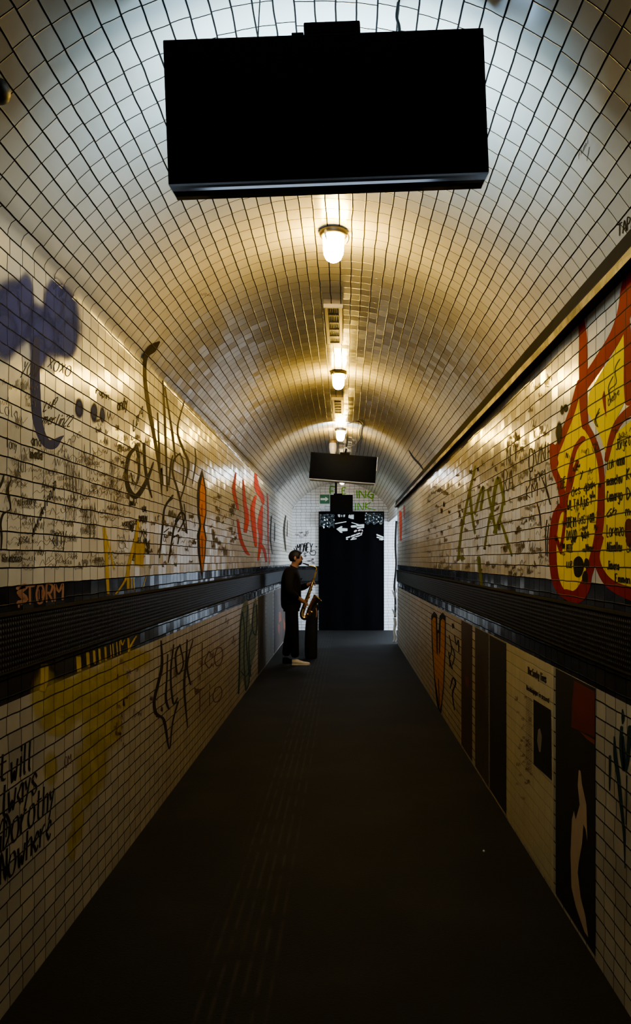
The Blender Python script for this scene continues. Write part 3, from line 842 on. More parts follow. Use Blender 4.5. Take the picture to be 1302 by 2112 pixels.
d.stroke([(1335, 500, 40), (1302, 582, 34), (1290, 640, 30), (1272, 690, 26), (1240, 742, 24), (1215, 780, 22), (1206, 800, 14)], 24)
d.stroke([(1293, 660, 14), (1296, 720, 16), (1295, 790, 15), (1297, 830, 14)], 14)
d.stroke([(1340, 825, 20), (1302, 846, 18), (1276, 872, 15), (1262, 905, 12), (1252, 948, 9)], 14)
d.stroke([(1240, 1115, 10), (1232, 1150, 12), (1242, 1182, 15), (1262, 1206, 20), (1295, 1222, 26), (1340, 1235, 34)], 16)
d.stroke([(1144, 955, 18), (1140, 920, 12)], 14, n=1); d.fill([(1133, 930), (1158, 905), (1160, 915), (1146, 962), (1138, 950)])
d.stroke([(1168, 1225, 20), (1190, 1232, 26), (1207, 1214, 20), (1216, 1185, 12)], 20)
d.stroke([(1203, 905, 12), (1188, 925, 9), (1178, 965, 8), (1172, 1005, 8), (1168, 1035, 8)], 9)
d.stroke([(1192, 952, 7), (1184, 975, 8), (1178, 1005, 6), (1169, 1030, 5), (1166, 1075, 6), (1160, 1120, 6), (1158, 1142, 3)], 7)
d.stroke([(1149, 1062, 10), (1156, 1044, 12), (1166, 1046, 10)], 10); d.stroke([(1148, 1105, 4), (1152, 1120, 7), (1157, 1140, 4)], 6)
d.fill([(1247, 805), (1243, 818), (1246, 840), (1252, 862), (1251, 835), (1250, 815)])
child(d, 'red_outline', P['red'], g)
d = Decal(RW, 0.0036)
for c in ((1194, 1169, 11, 23), (1211, 1162, 5.5, 11), (1208, 1191, 6, 13)): d.blob(*c, soft=False)
child(d, 'black_spots', P['black'], g)
d = Decal(RW, 0.0036); d.blob(1299, 1092, 10, 24, soft=False); d.blob(1300, 1116, 8, 12, soft=False); child(d, 'maroon_spot', P['maroon'], g)
d = Decal(RW, 0.0036)
for c in ((1154, 892, 8, 26), (1168, 842, 6, 10), (1160, 846, 4, 12)): d.blob(*c, a=0.95); d.blob(*c, a=0.95)
o = d.build('spray_dot', P['black_soft']); tag(o, 'dark smoky spray spots on the left flank of the yellow mural', 'graffiti')
d = Decal(RW, 0.0044)
tx = d.text
tx('Jorge G', 1272, 928, 1302, 918, 20, w=1.3); tx('LUA', 1254, 968, 1268, 964, 18, w=1.4); tx('anna', 1273, 962, 1290, 958, 22, w=1.9)
tx('mamelav', 1253, 1002, 1286, 996, 20, w=1.8); tx('Karo', 1294, 990, 1325, 984, 24, w=2.2); tx('Camargo', 1253, 1035, 1286, 1030, 22, w=1.7); tx('Dani', 1294, 1030, 1325, 1026, 24, w=2.0)
tx('Gh', 1250, 1068, 1272, 1062, 18, w=1.6, slant=0.4); tx('Lorenzo', 1253, 1106, 1289, 1104, 24, w=1.5); tx('Alixallav', 1253, 1138, 1285, 1137, 20, w=1.9)
tx('mari', 1292, 1064, 1325, 1058, 20, w=1.8); tx('Jimena', 1254, 1174, 1279, 1176, 18, w=1.6); tx('Emman', 1271, 1200, 1302, 1204, 16, w=1.9); tx('Joa', 1294, 1138, 1320, 1138, 18, w=1.8)
tx('que', 1206, 1016, 1224, 1006, 18, w=1.5); tx('des', 1180, 1024, 1200, 1016, 18, w=1.4); tx('WLT*', 1171, 1052, 1196, 1048, 20, w=1.6); tx('Ajus Y', 1198, 1046, 1224, 1040, 22, w=1.5)
tx('BREIM', 1170, 1088, 1190, 1086, 20, w=1.5); tx('Gas', 1193, 1082, 1210, 1078, 24, w=1.2); tx('yam', 1212, 1080, 1228, 1074, 26, w=1.4); tx('DAVID', 1170, 1114, 1192, 1112, 20, w=1.4); tx('quba', 1200, 1110, 1216, 1108, 18, w=1.5)
tx('PEEE', 1170, 1138, 1184, 1137, 14, w=1.8); tx('Nar', 1210, 1138, 1228, 1138, 16, w=1.5); tx('LUZ', 1170, 1170, 1182, 1170, 12, w=1.4); tx('BE', 1158, 1008, 1170, 1002, 20, w=1.6); tx('y', 1198, 984, 1206, 980, 16, w=2.0)
tx('bebe', 1256, 836, 1280, 812, 16, w=1.0); d.stroke([(1280, 740), (1270, 760), (1272, 790), (1258, 805), (1262, 830), (1256, 800), (1266, 776)], 1.2); d.stroke([(1238, 842), (1228, 868), (1234, 880), (1230, 862), (1238, 850)], 1.5)
tx('n v', 1210, 940, 1232, 930, 20, w=0.9); scatter(d, 26, 1168, 1236, (910, 915), (1150, 1140), (5, 12), (8, 18), (0.7, 1.4)); scatter(d, 10, 1145, 1166, (960, 1000), (1190, 1190), (4, 8), (8, 16), (0.7, 1.0)); scatter(d, 8, 1262, 1302, (890, 880), (910, 905), (5, 12), (6, 14), (0.7, 1.2))
o = d.build('marker_names', P['marker_dark']); tag(o, 'black handwritten names over the yellow mural on the right wall', 'handwriting', kind='stuff')
# green tag, black tag
d = Decal(RW, 0.0022)
for st in ([(946, 1150, 5), (953, 1090, 5), (969, 1013, 5), (981, 962, 4)], [(969, 1013, 5), (974, 1060, 5), (980, 1100, 4)], [(980, 1060, 4), (990, 1020, 5), (998, 1005, 5), (992, 1050, 5)], [(946, 1150, 7), (957, 1152, 6)],
           [(1014, 1070, 5), (1020, 1020, 7), (1028, 985, 7), (1036, 1010, 6), (1041, 1040, 5)], [(1006, 1010, 4), (1014, 1050, 5), (1024, 1100, 5)], [(1030, 1068, 4), (1042, 1100, 5), (1056, 1146, 4)], [(1000, 1130, 4), (1008, 1080, 4), (1012, 1060, 4)], [(988, 1150, 7), (994, 1210, 6)], [(958, 1060, 4), (980, 1056, 4)], [(1040, 1012, 4), (1034, 1060, 5), (1020, 1098, 6)]):
    d.stroke(st, 5, soft=False)
o = d.build('graffiti_art', P['green']); tag(o, 'thin olive green spray letters in the middle of the right wall', 'graffiti')
d = Decal(RW, 0.0024)
tx = d.text
tx('O', 1091, 972, 1104, 966, 44, w=2.2); tx('VNI', 1104, 962, 1134, 946, 34, w=1.8); tx('Fine', 1094, 1000, 1124, 986, 26, w=1.8); tx('KM', 1086, 1030, 1112, 1022, 28, w=1.8)
d.stroke([(1120, 990, 2), (1128, 1010, 4), (1136, 1040, 3)], 3); d.stroke([(1124, 968, 2), (1128, 1006, 2)], 2); d.stroke([(1108, 1036, 2), (1114, 1060, 3), (1117, 1090, 2)], 2.5)
d.stroke([(1129, 1072), (1126, 1100), (1127, 1146)], 2.2); d.stroke([(1133, 1080), (1130, 1110), (1130, 1148)], 2.0); d.stroke([(1130, 935, 3), (1140, 922, 2)], 2, n=1)
tx('RA', 1040, 1016, 1062, 1008, 44, w=1.6); tx('NEI', 1046, 960, 1066, 950, 34, w=1.0)
o = d.build('graffiti_art', P['marker_dark']); tag(o, 'thin black spray tag on cream tiles left of the yellow mural', 'graffiti')
d = Decal(RW, 0.0018)
scatter(d, 130, 1040, 1135, (900, 870), (1195, 1190), (5, 12), (8, 22), (0.6, 1.2)); scatter(d, 110, 880, 1040, (1000, 940), (1180, 1185), (3, 8), (6, 16), (0.6, 1.1)); scatter(d, 14, 1060, 1130, (800, 770), (880, 830), (5, 12), (8, 20), (0.6, 1.0))
o = d.build('marker_scribbles', P['marker']); tag(o, 'faded marker scribbles across the upper right wall left of the mural', 'scribbles', kind='stuff')
d = Decal(RW, 0.002); d.stroke([(826, 1052, 6), (827, 1080, 7), (827, 1118, 4)], 6, soft=True); d.stroke([(834, 1040, 4), (834, 1070, 3)], 3, soft=True)
o = d.build('graffiti_art', P['red_soft']); tag(o, 'small red spray patch at the far end of the right wall', 'graffiti')
# lower right: ochre W, black squiggles, teal strokes
g = tag(empty('graffiti_art', RW(905, 1350, 0)[0]), 'ochre forked letter with black outline low on the right wall', 'graffiti')
d = Decal(RW, 0.0026)
d.fill([(890, 1270), (896, 1261), (902, 1268), (903, 1300), (905, 1300), (907, 1270), (914, 1263), (920, 1272), (920, 1330), (916, 1420), (911, 1470), (908, 1480), (901, 1450), (896, 1400), (891, 1330)])
child(d, 'outline', P['black'], g)
d = Decal(RW, 0.0042)
d.fill([(891.5, 1280), (895, 1273), (899.5, 1275), (901, 1345), (903.5, 1352), (904, 1306), (906, 1306), (906, 1352), (908.5, 1345), (910, 1280), (914, 1276), (918, 1281), (918, 1330), (915, 1410), (911, 1450), (907.5, 1464), (902, 1425), (897, 1390), (893.5, 1330)])
child(d, 'ochre_fill', P['ochre'], g)
child(Decal(RW, 0.0058).stroke([(905, 1400), (907, 1455)], 1.6, n=1), 'mark', P['black'], g)
d = Decal(RW, 0.0024)
for st in ([(934, 1286, 4), (936, 1296, 5)], [(927, 1310), (932, 1340), (928, 1360), (934, 1380)], [(938, 1310), (942, 1330), (946, 1320), (947, 1345)], [(932, 1332), (938, 1350), (934, 1372)], [(929, 1420, 2), (935, 1398, 3), (940, 1410, 3), (934, 1430, 3), (938, 1465, 2)], [(926, 1345), (929, 1375)]): d.stroke(st, 2.2)
o = d.build('graffiti_art', P['black']); tag(o, 'black squiggle tag beside the ochre letter low on the right wall', 'graffiti')
d = Decal(RW, 0.0024)
for st in ([(1285, 1464, 3), (1286, 1480, 7), (1285, 1492, 3)], [(1268, 1520, 3), (1270, 1560, 8), (1276, 1600, 8), (1281, 1650, 7), (1288, 1720, 5), (1290, 1790, 2)], [(1283, 1500, 6), (1282, 1545, 8), (1289, 1590, 7), (1286, 1520, 5)], [(1300, 1500, 8), (1296, 1560, 8), (1292, 1590, 5)], [(1259, 1560, 5), (1259, 1575, 5), (1258, 1630, 2)], [(1302, 1500, 8), (1310, 1590, 8), (1304, 1640, 5)], [(1294, 1600, 2), (1292, 1700, 2)]): d.stroke(st, 6)
o = d.build('graffiti_art', P['teal']); tag(o, 'dark teal spray strokes with drips at the lower right edge of the right wall', 'graffiti')
# vault writing
d = Decal(VT, 0.002)
d.text('TAPA', 1275, 488, 1312, 462, 24, w=2.6, jit=0.4)
o = d.build('marker_names', P['marker_dark']); tag(o, 'black marker word TAPA on the vault above the cornice at the right edge', 'handwriting')
d = Decal(VT, 0.002)
d.text('fiumi', 1193, 330, 1214, 294, 12, w=1.0, jit=0.5); d.stroke([(1211, 332), (1216, 303)], 1.3, n=1)
o = d.build('marker_names', P['marker']); tag(o, 'small grey underlined scrawl on one vault tile at upper right', 'handwriting')
d = Decal(VT, 0.002); d.scribble(412, 612, 24, 10, 1.0, 5)
o = d.build('graffiti_art', P['marker']); tag(o, 'small faint smudge scrawled on the vault left of the nearest lamp', 'graffiti')
d = Decal(VT, 0.003); d.stroke([(843, 928, 3), (853, 944, 5), (866, 958, 5), (874, 970, 3)], 5, soft=True)
o = d.build('graffiti_art', P['blue_dot']); tag(o, 'thin navy spray line low on the vault above the far cornice', 'graffiti')
# end wall writing
d = Decal(EW, 0.002)
d.text('F', 681, 1020, 694, 1020, 16, w=2.6, jit=0.3); d.text('E', 706, 1018, 718, 1018, 12, w=2.2, jit=0.3)
d.text('ING', 733, 1027, 775, 1027, 15, w=2.6, jit=0.3); d.text('INK', 730, 1053, 770, 1050, 15, w=2.0, jit=0.3); d.stroke([(768, 1022), (769, 1035)], 2, n=1); d.stroke([(752, 1046), (775, 1052)], 1.5, n=1)
o = d.build('graffiti_art', P['lime']); tag(o, 'lime green letters F ING and INK sprayed above the doorway', 'graffiti')
d = Decal(EW, 0.002)
d.text('MONEY', 612, 1139, 646, 1137, 17, w=1.7, jit=0.6, slant=0.1); d.stroke([(606, 1130), (612, 1138), (610, 1126)], 1.4); d.stroke([(640, 1136), (650, 1136), (650, 1144), (641, 1144), (640, 1138), (646, 1138)], 1.4); d.stroke([(625, 1124), (630, 1120), (634, 1123), (629, 1126)], 1.3, closed=True)
d.text('"', 650, 1138, 656, 1138, 14, w=1.3); d.text('s', 627, 1148, 634, 1148, 10, w=1.4)
o = d.build('graffiti_art', P['black']); tag(o, 'black tag MONEY with a halo on the white end wall beside the person', 'graffiti')
d = Decal(EW, 0.002)
scatter(d, 10, 608, 632, (1095, 1095), (1110, 1108), (5, 10), (4, 7), (0.5, 0.7)); scatter(d, 6, 630, 650, (1156, 1156), (1164, 1164), (4, 8), (3, 6), (0.5, 0.7))
o = d.build('marker_scribbles', P['plum']); tag(o, 'faint thin writing on the white end wall above the black tag', 'scribbles', kind='stuff')

# ------------------------------------------------------------------ posters on the lower right wall
def wall_poster(name, x0, x1, z0, z1, mat, label, border=None, cat='poster', off=0.002):
    y0 = F * XR / (x1 - VX); y1 = F * XR / (x0 - VX)
    root = tag(empty(name, (XR, (y0 + y1) / 2, z0)), label, cat)
    bm = bmesh.new()
    q = [([(-off, y0 - root.location.y, 0), (-off, y1 - root.location.y, 0), (-off, y1 - root.location.y, z1 - z0), (-off, y0 - root.location.y, z1 - z0)], 0, 's')]
    def uvp(p, k): return ((p[1] + root.location.y) / TU, (p[2] + z0 - ZD3) / T)
    o = link('sheet', quad_mesh(q, uvp), [mat], root)
    sol = o.modifiers.new('thick', 'SOLIDIFY'); sol.thickness = 0.0012; sol.offset = 0
    return root, y0 - root.location.y, y1 - root.location.y
def on_poster(root, pts, name, mat, off, thick=0.0008):
    """flat piece on a right-wall poster; pts are photo pixels mapped to the wall"""
    vs = [RW(px, py, off)[0] for px, py in pts]
    me = bpy.data.meshes.new(name)
    L = root.location
    me.from_pydata([(v[0] - L.x, v[1] - L.y, v[2] - L.z) for v in vs], [], [tuple(t) for t in tessellate_polygon([[Vector((p[0], p[1], 0)) for p in pts]])])
    return link(name, me, mat, root)
def text_on(root, name, mat, off, rows):
    d = Decal(RW, off / 0.4)
    for r in rows: d.text(*r[0], **r[1])
    o = d.build(name, mat, root)
    o.matrix_parent_inverse = Matrix.Translation(-Vector(root.location))
    return o
r, a, b = wall_poster('poster', 952.5, 974.5, 0.02, 1.085, M['poster_brown'], 'dark reddish brown poster left of the narrow cream tile strip, right wall')
on_poster(r, [(960, 1392), (968, 1398), (967, 1420), (961, 1412)], 'red_patch', M['poster_red'], 0.0032)
r, a, b = wall_poster('poster', 981, 1008.5, 0.02, 1.085, M['poster_olive'], 'dark olive poster between the cream tile strip and the bordered black poster')
on_poster(r, [(986, 1350), (998, 1340), (1002, 1420), (996, 1500), (987, 1440)], 'figure_patch', M['poster_brown'], 0.0032)
r, a, b = wall_poster('poster', 1010, 1045, 0.012, 1.088, M['poster_dark'], 'black poster with thin pale border left of the newspaper sheet, right wall')
bm = bmesh.new()
bbox(bm, -0.005, -0.002, b - 0.02, b, 0, 1.076); bbox(bm, -0.005, -0.002, a, b - 0.02, 0, 0.008); bbox(bm, -0.005, -0.002, a, b - 0.02, 1.070, 1.076)
obj('border', bm, M['border'], r)
r, a, b = wall_poster('newspaper_poster', 1046, 1143.5, 0.02, 1.088, M['news'], 'large cream newspaper page pasted over the tiles with a black square photo', cat='poster')
on_poster(r, [(1102, 1442), (1138.5, 1465), (1140, 1610), (1102.5, 1576)], 'photo', M['black_paper'], 0.0034)
on_poster(r, [(1112, 1505), (1116, 1502), (1120, 1520), (1117, 1552), (1114, 1550), (1110, 1528)], 'pale_figure', M['border'], 0.0044)
text_on(r, 'headline', M['ink'], 0.0034, [(('The Sunday Times', 1090, 1389, 1129, 1409, 14), dict(w=2.0, jit=0.1, h1=16))])
text_on(r, 'subheading', M['ink'], 0.0034, [(('The newspaper', 1087, 1422, 1112, 1436, 9), dict(w=1.5, jit=0.1, h1=10)), (('in sound', 1113, 1437, 1135, 1450, 10), dict(w=1.5, jit=0.1, h1=10))])
d = Decal(RW, 0.0085)
for k in range(46):
    x0 = 1086; yy = 1436 + k * 3.4
    d.stroke([(x0, yy), (1099, yy + 7.0)], 0.7, n=1)
for k in range(40):
    xx, yy = 1062 + random.random() * 34, 1420 + random.random() * 240
    d.scribble(xx, yy, 6, 8, 0.6, 3)
o = d.build('print_columns', P['plum'], r); o.matrix_parent_inverse = Matrix.Translation(-Vector(r.location))
r, a, b = wall_poster('poster', 1147.5, 1229, 0.02, 1.088, M['poster_dark'], 'black poster with a dark red block and torn pale shape, nearest on the right wall')
on_poster(r, [(1186, 1403), (1229, 1427), (1229, 1520), (1180, 1500), (1182, 1450)], 'red_block', M['poster_red'], 0.0032)
on_poster(r, [(1198, 1508), (1229, 1526), (1229, 1536), (1212, 1524)], 'orange_streak', M['poster_orange'], 0.0040)
on_poster(r, [(1196, 1588), (1200, 1590), (1203, 1618), (1212, 1660), (1214, 1735), (1210, 1710), (1206, 1700), (1203, 1740), (1196, 1780), (1194, 1800), (1200, 1850), (1210, 1890), (1216, 1934), (1208, 1922), (1190, 1870), (1181, 1830), (1179, 1760), (1182, 1690), (1186, 1672), (1190, 1690), (1198, 1660), (1194, 1620)], 'torn_pale_shape', M['poster_skin'], 0.0040)
# posters at the far end of the left wall
def left_poster(x0, x1, z0, z1, mat, label):
    y0 = F * -XL / (VX - x0); y1 = F * -XL / (VX - x1)
    bm = bmesh.new(); bbox(bm, XL + 0.001, XL + 0.003, y0, y1, z0, z1)
    root = tag(empty('poster', (XL, (y0 + y1) / 2, z0)), label, 'poster')
    o = obj('sheet', bm, mat, root); o.matrix_parent_inverse = Matrix.Translation(-Vector(root.location))
    return root
left_poster(532, 548, 0.02, 1.085, M['poster_olive'], 'dark olive poster right of the teal letters on the left wall')
left_poster(549.5, 563, 0.02, 1.085, M['poster_grey'], 'grey poster between the dark olive poster and the person')
r = left_poster(565, 590, 0.02, 1.085, M['poster_brown'], 'brown poster with orange patches behind the person')
for pts in ([(575, 1262), (579, 1262), (580, 1280), (575, 1285)], [(584, 1275), (588, 1285), (588, 1300), (585, 1296)], [(573, 1285), (577, 1290), (576, 1310), (573, 1300)]):
    vs = [LW(px, py, 0.004)[0] for px, py in pts]
    me = bpy.data.meshes.new('orange_patch'); me.from_pydata([tuple(Vector(v) - r.location) for v in vs], [], [(0, 1, 2, 3)])
    link('orange_patch', me, M['poster_orange'], r)

# ------------------------------------------------------------------ ceiling lamps
LX = -0.062
def make_lamp(jar_mat, y, label, group='caged ceiling lamps'):
    zc = vault_z(LX)
    root = tag(empty('ceiling_lamp', (LX, y, zc)), label, 'lamp', group)
    bm = bmesh.new(); lathe(bm, [(0.030, -0.002), (0.074, -0.004), (0.078, -0.012), (0.072, -0.030), (0.062, -0.036), (0.060, -0.030)], 28)
    obj('base_ring', bm, M['dark_metal'], root, True)
    bm = bmesh.new(); lathe(bm, [(0.050, -0.026), (0.056, -0.034), (0.055, -0.060), (0.054, -0.100), (0.050, -0.130), (0.040, -0.152), (0.022, -0.165), (0.004, -0.168)], 48, flute=0.02, nfl=16)
    obj('glass_jar', bm, jar_mat, root, True)
    for k in range(3):
        a = 2 * PI * k / 3 + PI / 2 + 0.5
        bm = bmesh.new()
        c, s_ = math.cos(a), math.sin(a)
        tube(bm, [(0.072 * c, 0.072 * s_, -0.020), (0.080 * c, 0.080 * s_, -0.030), (0.077 * c, 0.077 * s_, -0.055), (0.064 * c, 0.064 * s_, -0.072)], [0.006, 0.006, 0.005, 0.003], 8, n=3)
        obj('clamp', bm, M['steel'], root, True)
    return root
make_lamp(M['jar'], 4.10, 'lit glass jar lamp nearest the viewer, below the big hanging screen')
make_lamp(M['jar'], 7.16, 'lit glass jar lamp in the middle, between the two ceiling vents')
make_lamp(M['jar'], 10.28, 'lit glass jar lamp just before the smaller hanging screen')
make_lamp(M['jar_end'], 16.2, 'small dim lit lamp by the end wall above the doorway')
# unlit globe
y = 11.3; x = -0.18; zc = vault_z(x)
root = tag(empty('ceiling_lamp', (x, y, zc)), 'unlit milky glass globe lamp beside the third lit lamp', 'lamp', 'caged ceiling lamps')
bm = bmesh.new(); lathe(bm, [(0.02, 0.004), (0.055, 0.0), (0.055, -0.03), (0.045, -0.036)], 24); obj('base_ring', bm, M['vent_frame'], root, True)
bm = bmesh.new(); lathe(bm, [(0.046, -0.03), (0.056, -0.05), (0.058, -0.10), (0.050, -0.16), (0.036, -0.20), (0.014, -0.218), (0.003, -0.22)], 28); obj('glass_globe', bm, M['jar_off'], root, True)

# ------------------------------------------------------------------ ceiling vents
def make_vent(y0, y1, label):
    x0, x1 = -0.145, -0.018
    zt = vault_z(x1) - 0.001
    root = tag(empty('ceiling_vent', ((x0 + x1) / 2, y0, zt)), label, 'vent', 'slotted vents along the crown')
    w = (x1 - x0) / 2; L = y1 - y0
    bm = bmesh.new()
    bbox(bm, -w, -w + 0.026, 0.0, L, -0.016, 0.006, 0.002); bbox(bm, w - 0.026, w, 0.0, L, -0.016, 0.006, 0.002)
    bbox(bm, -w + 0.026, w - 0.026, L - 0.03, L, -0.016, 0.006, 0.002); bbox(bm, -w + 0.026, w - 0.026, 0.008, 0.03, -0.016, 0.006, 0.002)
    obj('frame', bm, M['vent_frame'], root)
    bm = bmesh.new(); bbox(bm, -w - 0.004, w + 0.004, -0.008, 0.008, -0.024, 0.006, 0.003); obj('lip', bm, M['vent_lip'], root)
    n = 5
    for k in range(n):
        a = 0.03 + (L - 0.06) * k / n; b = 0.03 + (L - 0.06) * (k + 1) / n
        bm = bmesh.new(); bbox(bm, -w + 0.026, w - 0.026, a + 0.007, b - 0.007, -0.006, 0.004)
        gr = obj('grille', bm, M['vent_dark'], root)
        bm = bmesh.new()
        for i in range(6):
            xx = -w + 0.032 + i * (2 * w - 0.064) / 5
            bbox(bm, xx - 0.002, xx + 0.002, a + 0.007, b - 0.007, -0.012, -0.006)
        obj('slats', bm, M['dark_metal'], gr)
        if k:
            bm = bmesh.new(); bbox(bm, -w + 0.026, w - 0.026, a - 0.007, a + 0.007, -0.015, 0.003, 0.002); obj('crossbar', bm, M['vent_frame'], root)
    return root
make_vent(5.28, 6.19, 'slotted brass framed vent behind the nearest lamp')
make_vent(8.31, 9.13, 'slotted brass framed vent behind the middle lamp')

# ------------------------------------------------------------------ hanging screens
def make_screen(name, loc, w, h, roll, label, lit, dp=0.03, group='hanging screens'):
    root = tag(empty(name, loc, (0, roll, 0)), label, 'screen', group)
    bm = bmesh.new(); bbox(bm, -w / 2, w / 2, 0.0, dp, 0.0245, h, 0.003); obj('housing', bm, M['black_plastic'], root)
    # chamfered glossy bottom bezel
    bm = bmesh.new()
    lip = [(0.0, 0.030), (0.0006, 0.024), (0.002, 0.017), (0.0045, 0.010), (0.009, 0.004), (0.018, 0.0), (dp, 0.0), (dp, 0.030)]
    rows = []
    for y_, z_ in lip:
        c_ = 0.018 * (1 - z_ / 0.030)
        rows.append((bm.verts.new((-w / 2 + c_, y_, z_ - 0.006)), bm.verts.new((w / 2 - c_, y_, z_ - 0.006))))
    for i in range(len(rows)):
        a_, b_ = rows[i], rows[(i + 1) % len(rows)]
        bm.faces.new((a_[0], a_[1], b_[1], b_[0]))
    bm.faces.new([r_[0] for r_ in rows]); bm.faces.new([r_[1] for r_ in rows][::-1])
    obj('bottom_bezel', bm, M['polished'] if not lit == 'small' else M['steel'], root)
    return root, w, h
r, w, h = make_screen('hanging_screen', (-0.048, 2.30, 2.718), 0.961, 0.457, math.radians(-2.2), 'large black screen hanging from the vault close to the viewer', 'near', 0.04)
bm = bmesh.new(); bbox(bm, -w / 2 + 0.02, w / 2 - 0.02, 0.0405, 0.044, 0.03, h - 0.02); obj('display', bm, M['cool_screen'], r)
bm = bmesh.new(); bbox(bm, -0.058, 0.112, 0.004, 0.028, h + 0.0005, h + 0.040, 0.004); bbox(bm, -0.095, -0.0585, 0.004, 0.028, h + 0.0005, h + 0.010, 0.002); mb = obj('mount_box', bm, M['black_plastic'], r)
bm = bmesh.new(); tube(bm, [(0.0, 0.045, h - 0.05), (0.0, 0.25, h - 0.02), (0.0, 0.50, h + 0.03), (0.0, 0.55, h + 0.175)], 0.014, 10); obj('bracket_arm', bm, M['black_plastic'], mb, True)
r2, w, h = make_screen('hanging_screen', (-0.045, 11.09, 2.719), 0.96, 0.405, math.radians(4.4), 'smaller-looking black screen hanging farther down the tunnel, tilted right', 'small')
bm = bmesh.new(); bbox(bm, -w / 2 + 0.012, w / 2 - 0.012, -0.002, -0.0005, 0.024, h - 0.012); obj('display', bm, M['off_screen'], r2)
bm = bmesh.new(); bbox(bm, w / 2 + 0.0005, w / 2 + 0.008, 0.001, 0.029, 0.2, h, 0.001); obj('side_trim', bm, M['steel'], r2)
bm = bmesh.new(); bbox(bm, -0.06, 0.08, 0.004, 0.028, h + 0.0005, h + 0.03, 0.003); mb = obj('mount_box', bm, M['black_plastic'], r2)
bm = bmesh.new(); tube(bm, [(0.0, 0.033, h - 0.05), (0.0, 0.4, h - 0.03), (0.0, 0.9, h + 0.0), (0.015, 1.0, h + 0.222)], 0.014, 10); obj('bracket_arm', bm, M['black_plastic'], mb, True)
# small box monitor over the doorway
r3 = tag(empty('hanging_monitor', ((704.5 - VX) / 94 , 16.87, EYE + (VY - 1058) / 94)), 'small black box monitor hanging in front of the end wall above the doorway', 'screen')
bm = bmesh.new(); bbox(bm, -0.25, 0.25, 0, 0.12, 0, 0.40, 0.008); obj('housing', bm, M['black_plastic'], r3)
bm = bmesh.new(); bbox(bm, -0.17, 0.02, 0.0, 0.1, 0.4005, 0.43, 0.006); obj('mount_box', bm, M['black_plastic'], r3)
zz = vault_z(r3.location.x - 0.12) - r3.location.z
bm = bmesh.new(); tube(bm, [(-0.12, 0.06, 0.431), (-0.12, 0.06, zz - 0.004)], 0.022, 10); obj('pole', bm, M['black_plastic'], r3, True)

# cables
def cable(name, pts, r, label):
    bm = bmesh.new(); tube(bm, pts, r, 8, n=5)
    return tag(obj(name, bm, M['cable'], None, True), label, 'cable')
cable('cable', [(0.162, 2.373, 3.160), (0.168, 2.376, 3.24), (0.160, 2.379, 3.28), (0.165, 2.382, vault_z(0.165) - 0.004)], 0.005, 'short black cable rising from the big screen to the vault, right of the mount')
cable('cable', [(-0.265, 2.37, 3.150), (-0.268, 2.372, 3.22), (-0.262, 2.374, vault_z(-0.262) - 0.003)], 0.002, 'thin wire rising from the big screen to the vault, left of the mount')
cp_ = [(716, 874), (722, 873), (733, 869), (742, 870), (747, 877), (743, 884), (742, 895), (744, 905), (738, 915), (737, 925), (736, 933)]
cable('cable', [VT(px, py, 0.012)[0] for px, py in cp_], 0.006, 'black cable looping from the third lamp to the farther screen')
# fitting at the left edge
c = VT(-6, 186, 0.0)[0]
bm = bmesh.new(); bmesh.ops.create_uvsphere(bm, u_segments=24, v_segments=14, radius=0.036)
for v in bm.verts: v.co.y *= 1.25
obj_f = empty('wall_fitting', (c[0], c[1], c[2])); tag(obj_f, 'dark rounded fitting on the vault at the upper left edge', 'fitting')
obj('dome', bm, M['dark_metal'], obj_f, True)
bm = bmesh.new(); lathe(bm, [(0.01, 0.03), (0.045, 0.028), (0.045, 0.012), (0.02, 0.008)], 20); obj('mount_ring', bm, M['cable'], obj_f, True)
obj_f.rotation_euler = (0, -0.75, 0)

# ------------------------------------------------------------------ doorway sheet with prints
root = tag(empty('plastic_sheet', ((DX0 + DX1) / 2, YE - 0.03, 0)), 'black plastic sheet closing the doorway with a white arrow and bone prints', 'sheet')
hw = (DX1 - DX0) / 2 + 0.004
bm = bmesh.new()
nx, nz = 24, 36
grid = [[bm.verts.new((-hw + 2 * hw * i / nx, 0.02 * math.sin(i * 0.9) * (0.3 + 0.2 * math.sin(j * .3)), 0.01 + (DZ - 0.01) * j / nz)) for i in range(nx + 1)] for j in range(nz + 1)]
for j in range(nz):
    for i in range(nx): bm.faces.new((grid[j][i], grid[j][i + 1], grid[j + 1][i + 1], grid[j + 1][i]))
obj('sheet', bm, M['curtain'], root, True)
def dl(px, py, dy=-0.035):
    return ((px - VX) * (YE - 0.06) / F - root.location.x, dy, EYE + (VY - py) * (YE - 0.06) / F)
def print_poly(name, pts, mat):
    bm = bmesh.new()
    a_ = [bm.verts.new(dl(*p)) for p in pts]; b_ = [bm.verts.new(dl(p[0], p[1], -0.032)) for p in pts]
    n = len(pts)
    me_tri = tessellate_polygon([[Vector((p[0], p[1], 0)) for p in pts]])
    for t in me_tri:
        bm.faces.new([a_[k] for k in t]); bm.faces.new([b_[k] for k in t][::-1])
    for k in range(n): bm.faces.new((a_[k], a_[(k + 1) % n], b_[(k + 1) % n], b_[k]))
    return obj(name, bm, mat, root)
print_poly('arrow', [(694, 1091), (704, 1085), (707, 1086), (705, 1089), (717, 1090), (717, 1095), (705, 1096), (707, 1099), (703, 1099)], M['white_print'])
for t in ([(697, 1061), (702, 1061), (702, 1066), (700, 1067), (697.5, 1065)], [(704, 1062), (706, 1062), (706, 1066), (704, 1066)], [(708, 1062), (712, 1061), (712, 1065), (709, 1067)], [(719, 1063), (722, 1061), (723.5, 1063), (726, 1061), (728, 1062), (730, 1061), (730, 1071), (725, 1070), (719, 1068)], [(690, 1057), (701, 1056), (701, 1057.5), (690, 1058.5)]):
    print_poly('tooth_print', t, M['white_print'])
